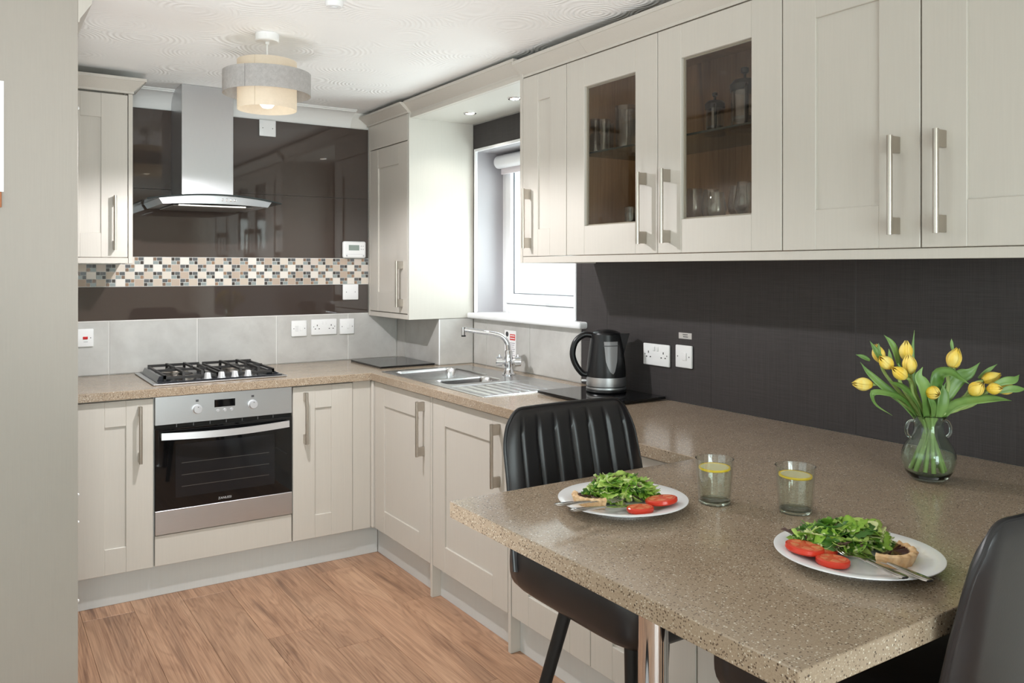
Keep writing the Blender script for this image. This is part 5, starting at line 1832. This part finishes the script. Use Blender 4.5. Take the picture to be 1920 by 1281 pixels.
tulip('yellow tulip upright right of the vase axis', (1789.5, 670.5, 0.0), (0.25, 1, -0.2), 0.050, 0.0185, (0.010, -0.006), (-0.018, -0.022), (0.010, -0.004),
      [([z_(1000, 1040, 0.01), z_(1100, 820, 0.01), z_(1240, 620, 0.01), z_(1345, 560, 0.0), z_(1455, 450, 0.0)], 0.0175, CAMF), ([z_(1230, 330, 0.03), z_(1218, 260, 0.03), z_(1217, 200, 0.03)], 0.0040, CAMF)])
tulip('yellow tulip half hidden behind the upright one on the right', (1805.0, 677.0, 0.035), (0.2, 1, 0.1), 0.036, 0.0130, (0.012, 0.010), (-0.022, 0.010), (0.010, -0.004),
      [([z_(950, 1040, 0.0), z_(940, 800, -0.01), z_(965, 600, -0.02), z_(1060, 560, -0.03), z_(1150, 620, -0.04), z_(1225, 676, -0.05)], 0.0150, (0.1, 0.7, -0.7))])
tulip('yellow tulip with round head, leftmost of the right-hand group', (1820.0, 728.5, -0.03), (0.35, 0.75, -0.7), 0.042, 0.0185, (0.016, -0.008), (-0.030, -0.006), (0.010, -0.010),
      [([z_(1020, 1045, -0.01), z_(1150, 900, -0.02), z_(1400, 850, -0.03), z_(1580, 840, -0.03), z_(1722, 857, -0.03)], 0.0130, (0.0, 0.8, -0.6))])
tulip('small yellow tulip facing us in the right-hand group', (1846.5, 729.5, -0.05), (0.5, 0.2, -0.9), 0.036, 0.0150, (0.018, 0.0), (-0.034, 0.012), (0.008, -0.006),
      [([z_(970, 1040, -0.02), z_(985, 900, -0.03), z_(1000, 780, -0.03), z_(990, 690, -0.03)], 0.0130, CAMF)])
tulip('yellow tulip highest of the right-hand group, pointing right', (1860.0, 708.0, 0.0), (1, 0.42, -0.1), 0.046, 0.0160, (0.014, 0.012), (-0.028, 0.020), (0.006, -0.004),
      [([z_(1480, 620, 0.02), z_(1570, 545, 0.02), z_(1680, 470, 0.02)], 0.0050, CAMF), ([z_(1530, 690, -0.03), z_(1640, 650, -0.035), z_(1740, 635, -0.035), z_(1805, 582, -0.03)], 0.0090, CAMF)])
tulip('yellow tulip rightmost, its tip pointing right behind a leaf', (1887.0, 729.5, -0.005), (1, 0.12, -0.05), 0.044, 0.0150, (0.018, 0.010), (-0.034, -0.012), (0.006, -0.008),
      [([z_(1560, 765, -0.04), z_(1660, 735, -0.045), z_(1760, 735, -0.045), z_(1860, 733, -0.04)], 0.0080, CAMF)])

# ================================================================== glassware behind the glazed doors
ZSH = 1.8520; ZBT = WZD0 + 0.0185
XI = 1.905
def loc_in(u, v, z):   # u along the cabinet from its window end, v depth from the front
    return (XI + v, 2.520 - u, z)
SMOKE = pane_mat('smoky_glass', (150, 150, 152), 2.0)
def tall_glass(label, u, v, z, r0, r1, h, group='tall glasses on the left shelf', name='tall_glass'):
    bm = BM(); lathe(bm, [(0, 0.0005), (r0, 0.0005), (r1, h), (r1 - 0.002, h), (r0 - 0.002, 0.008), (0, 0.008)], 24)
    return tag(obj(name, bm, THINGLASS, None, True, loc=loc_in(u, v, z)), label, 'glass', group)
bm = BM(); lathe(bm, [(0, 0.0005), (0.026, 0.0005), (0.027, 0.010), (0.025, 0.062), (0.012, 0.078), (0.012, 0.086), (0.022, 0.092), (0.022, 0.125), (0.020, 0.125), (0.0195, 0.094), (0.008, 0.084), (0.008, 0.076), (0.022, 0.06), (0.023, 0.008), (0, 0.008)], 24)
tag(obj('stacked_glass', bm, THINGLASS, None, True, loc=loc_in(0.077, 0.060, ZSH)), 'waisted clear glass at the left end of the glazed shelf', 'glass')
tall_glass('slim clear glass behind the left pane, second from the window', 0.056, 0.140, ZSH, 0.018, 0.023, 0.120)
tall_glass('slim clear glass behind the left pane, third from the window', 0.130, 0.055, ZSH, 0.020, 0.024, 0.115)
tall_glass('slim clear glass behind the left pane, deep on the shelf', 0.112, 0.210, ZSH, 0.022, 0.028, 0.150)
tall_glass('large clear jug glass at the right of the left pane', 0.172, 0.130, ZSH, 0.038, 0.045, 0.165, None, 'glass_jug')
bm = BM()
lathe(bm, [(0, 0.001), (0.024, 0.001), (0.030, 0.062), (0.028, 0.062), (0.0225, 0.005), (0, 0.005)], 24)
st0 = tag(obj('stacked_tumbler', bm, THINGLASS, None, True, loc=loc_in(0.285, 0.060, ZBT)), 'lowest clear tumbler of the stack low behind the left pane', 'glass', 'stacked tumblers behind the left pane')
for k in range(1, 5):
    st = st0.copy(); COL.objects.link(st); st.location = loc_in(0.285, 0.060, ZBT + 0.022 * k)
    st['label'] = ('second lowest', 'middle', 'second highest', 'topmost')[k - 1] + ' clear tumbler of the stack low behind the left pane'
def cafetiere(label, u, v, sc):
    t = thing('cafetiere', label, 'coffee press', loc_in(u, v, ZSH), 0, 'coffee presses behind the right pane')
    r, h = 0.036 * sc, 0.120 * sc
    bm = BM(); lathe(bm, [(0, 0.004), (r, 0.004), (r, h), (r - 0.002, h), (r - 0.002, 0.006), (0, 0.006)], 28); obj('beaker', bm, THINGLASS, t, True)
    bm = BM(); lathe(bm, [(0, 0.0005), (r * 1.08, 0.0005), (r * 1.10, 0.010), (r * 1.03, 0.011), (r * 1.03, 0.0035), (0, 0.0035)], 28); obj('base', bm, BLACK, t, True)
    bm = BM(); lathe(bm, [(r * 1.05, h - 0.016 * sc), (r * 1.08, h + 0.002), (r * 0.8, h + 0.014 * sc), (0.004, h + 0.018 * sc), (0.004, h + 0.030 * sc), (0.010 * sc, h + 0.034 * sc), (0.010 * sc, h + 0.046 * sc), (0, h + 0.050 * sc)], 28); obj('lid', bm, BLACK, t, True)
    bm = BM(); cylx(bm, (0, 0, 0.03 * sc), (0, 0, h), 0.003, seg=8); lathe(bm, [(0, 0.028 * sc), (r * 0.9, 0.028 * sc), (r * 0.9, 0.036 * sc), (0, 0.036 * sc)], 20); obj('plunger', bm, GREYSCREW, t, True)
    bm = BM(); tube(bm, spline([V(-r * 0.75, -r * 0.75, h - 0.008), V(-r * 1.25, -r * 1.25, h - 0.015 * sc), V(-r * 1.3, -r * 1.3, 0.035 * sc), V(-r * 0.75, -r * 0.75, 0.014)], 14), 0.005 * sc, 8); obj('handle', bm, BLACK, t, True)
cafetiere('small black-lidded coffee press at the left of the right pane', 0.600, 0.140, 0.85)
cafetiere('large black-lidded coffee press at the right of the right pane', 0.722, 0.145, 1.2)
def wine(label, u, v, sc=1.0):
    bm = BM()
    lathe(bm, [(0, 0.0005), (0.030 * sc, 0.0010), (0.028 * sc, 0.003), (0.005, 0.008), (0.0035, 0.060 * sc), (0.010, 0.070 * sc), (0.028 * sc, 0.100 * sc), (0.031 * sc, 0.120 * sc), (0.0225 * sc, 0.175 * sc), (0.0215 * sc, 0.175 * sc), (0.0295 * sc, 0.120 * sc), (0.026 * sc, 0.101 * sc), (0.008, 0.073 * sc), (0, 0.071 * sc)], 28)
    return tag(obj('wine_glass', bm, THINGLASS, None, True, loc=loc_in(u, v, ZBT)), label, 'glass', 'stemmed glasses behind the right pane')
wine('stemmed wine glass leftmost behind the right pane', 0.548, 0.100, 1.12)
wine('stemmed wine glass second from the left behind the right pane', 0.612, 0.110, 1.08)
wine('stemmed wine glass in the middle behind the right pane', 0.690, 0.052, 0.98)
wine('stemmed wine glass fourth from the left behind the right pane', 0.672, 0.170, 1.14)
wine('stemmed wine glass rightmost behind the right pane', 0.742, 0.125, 1.16)
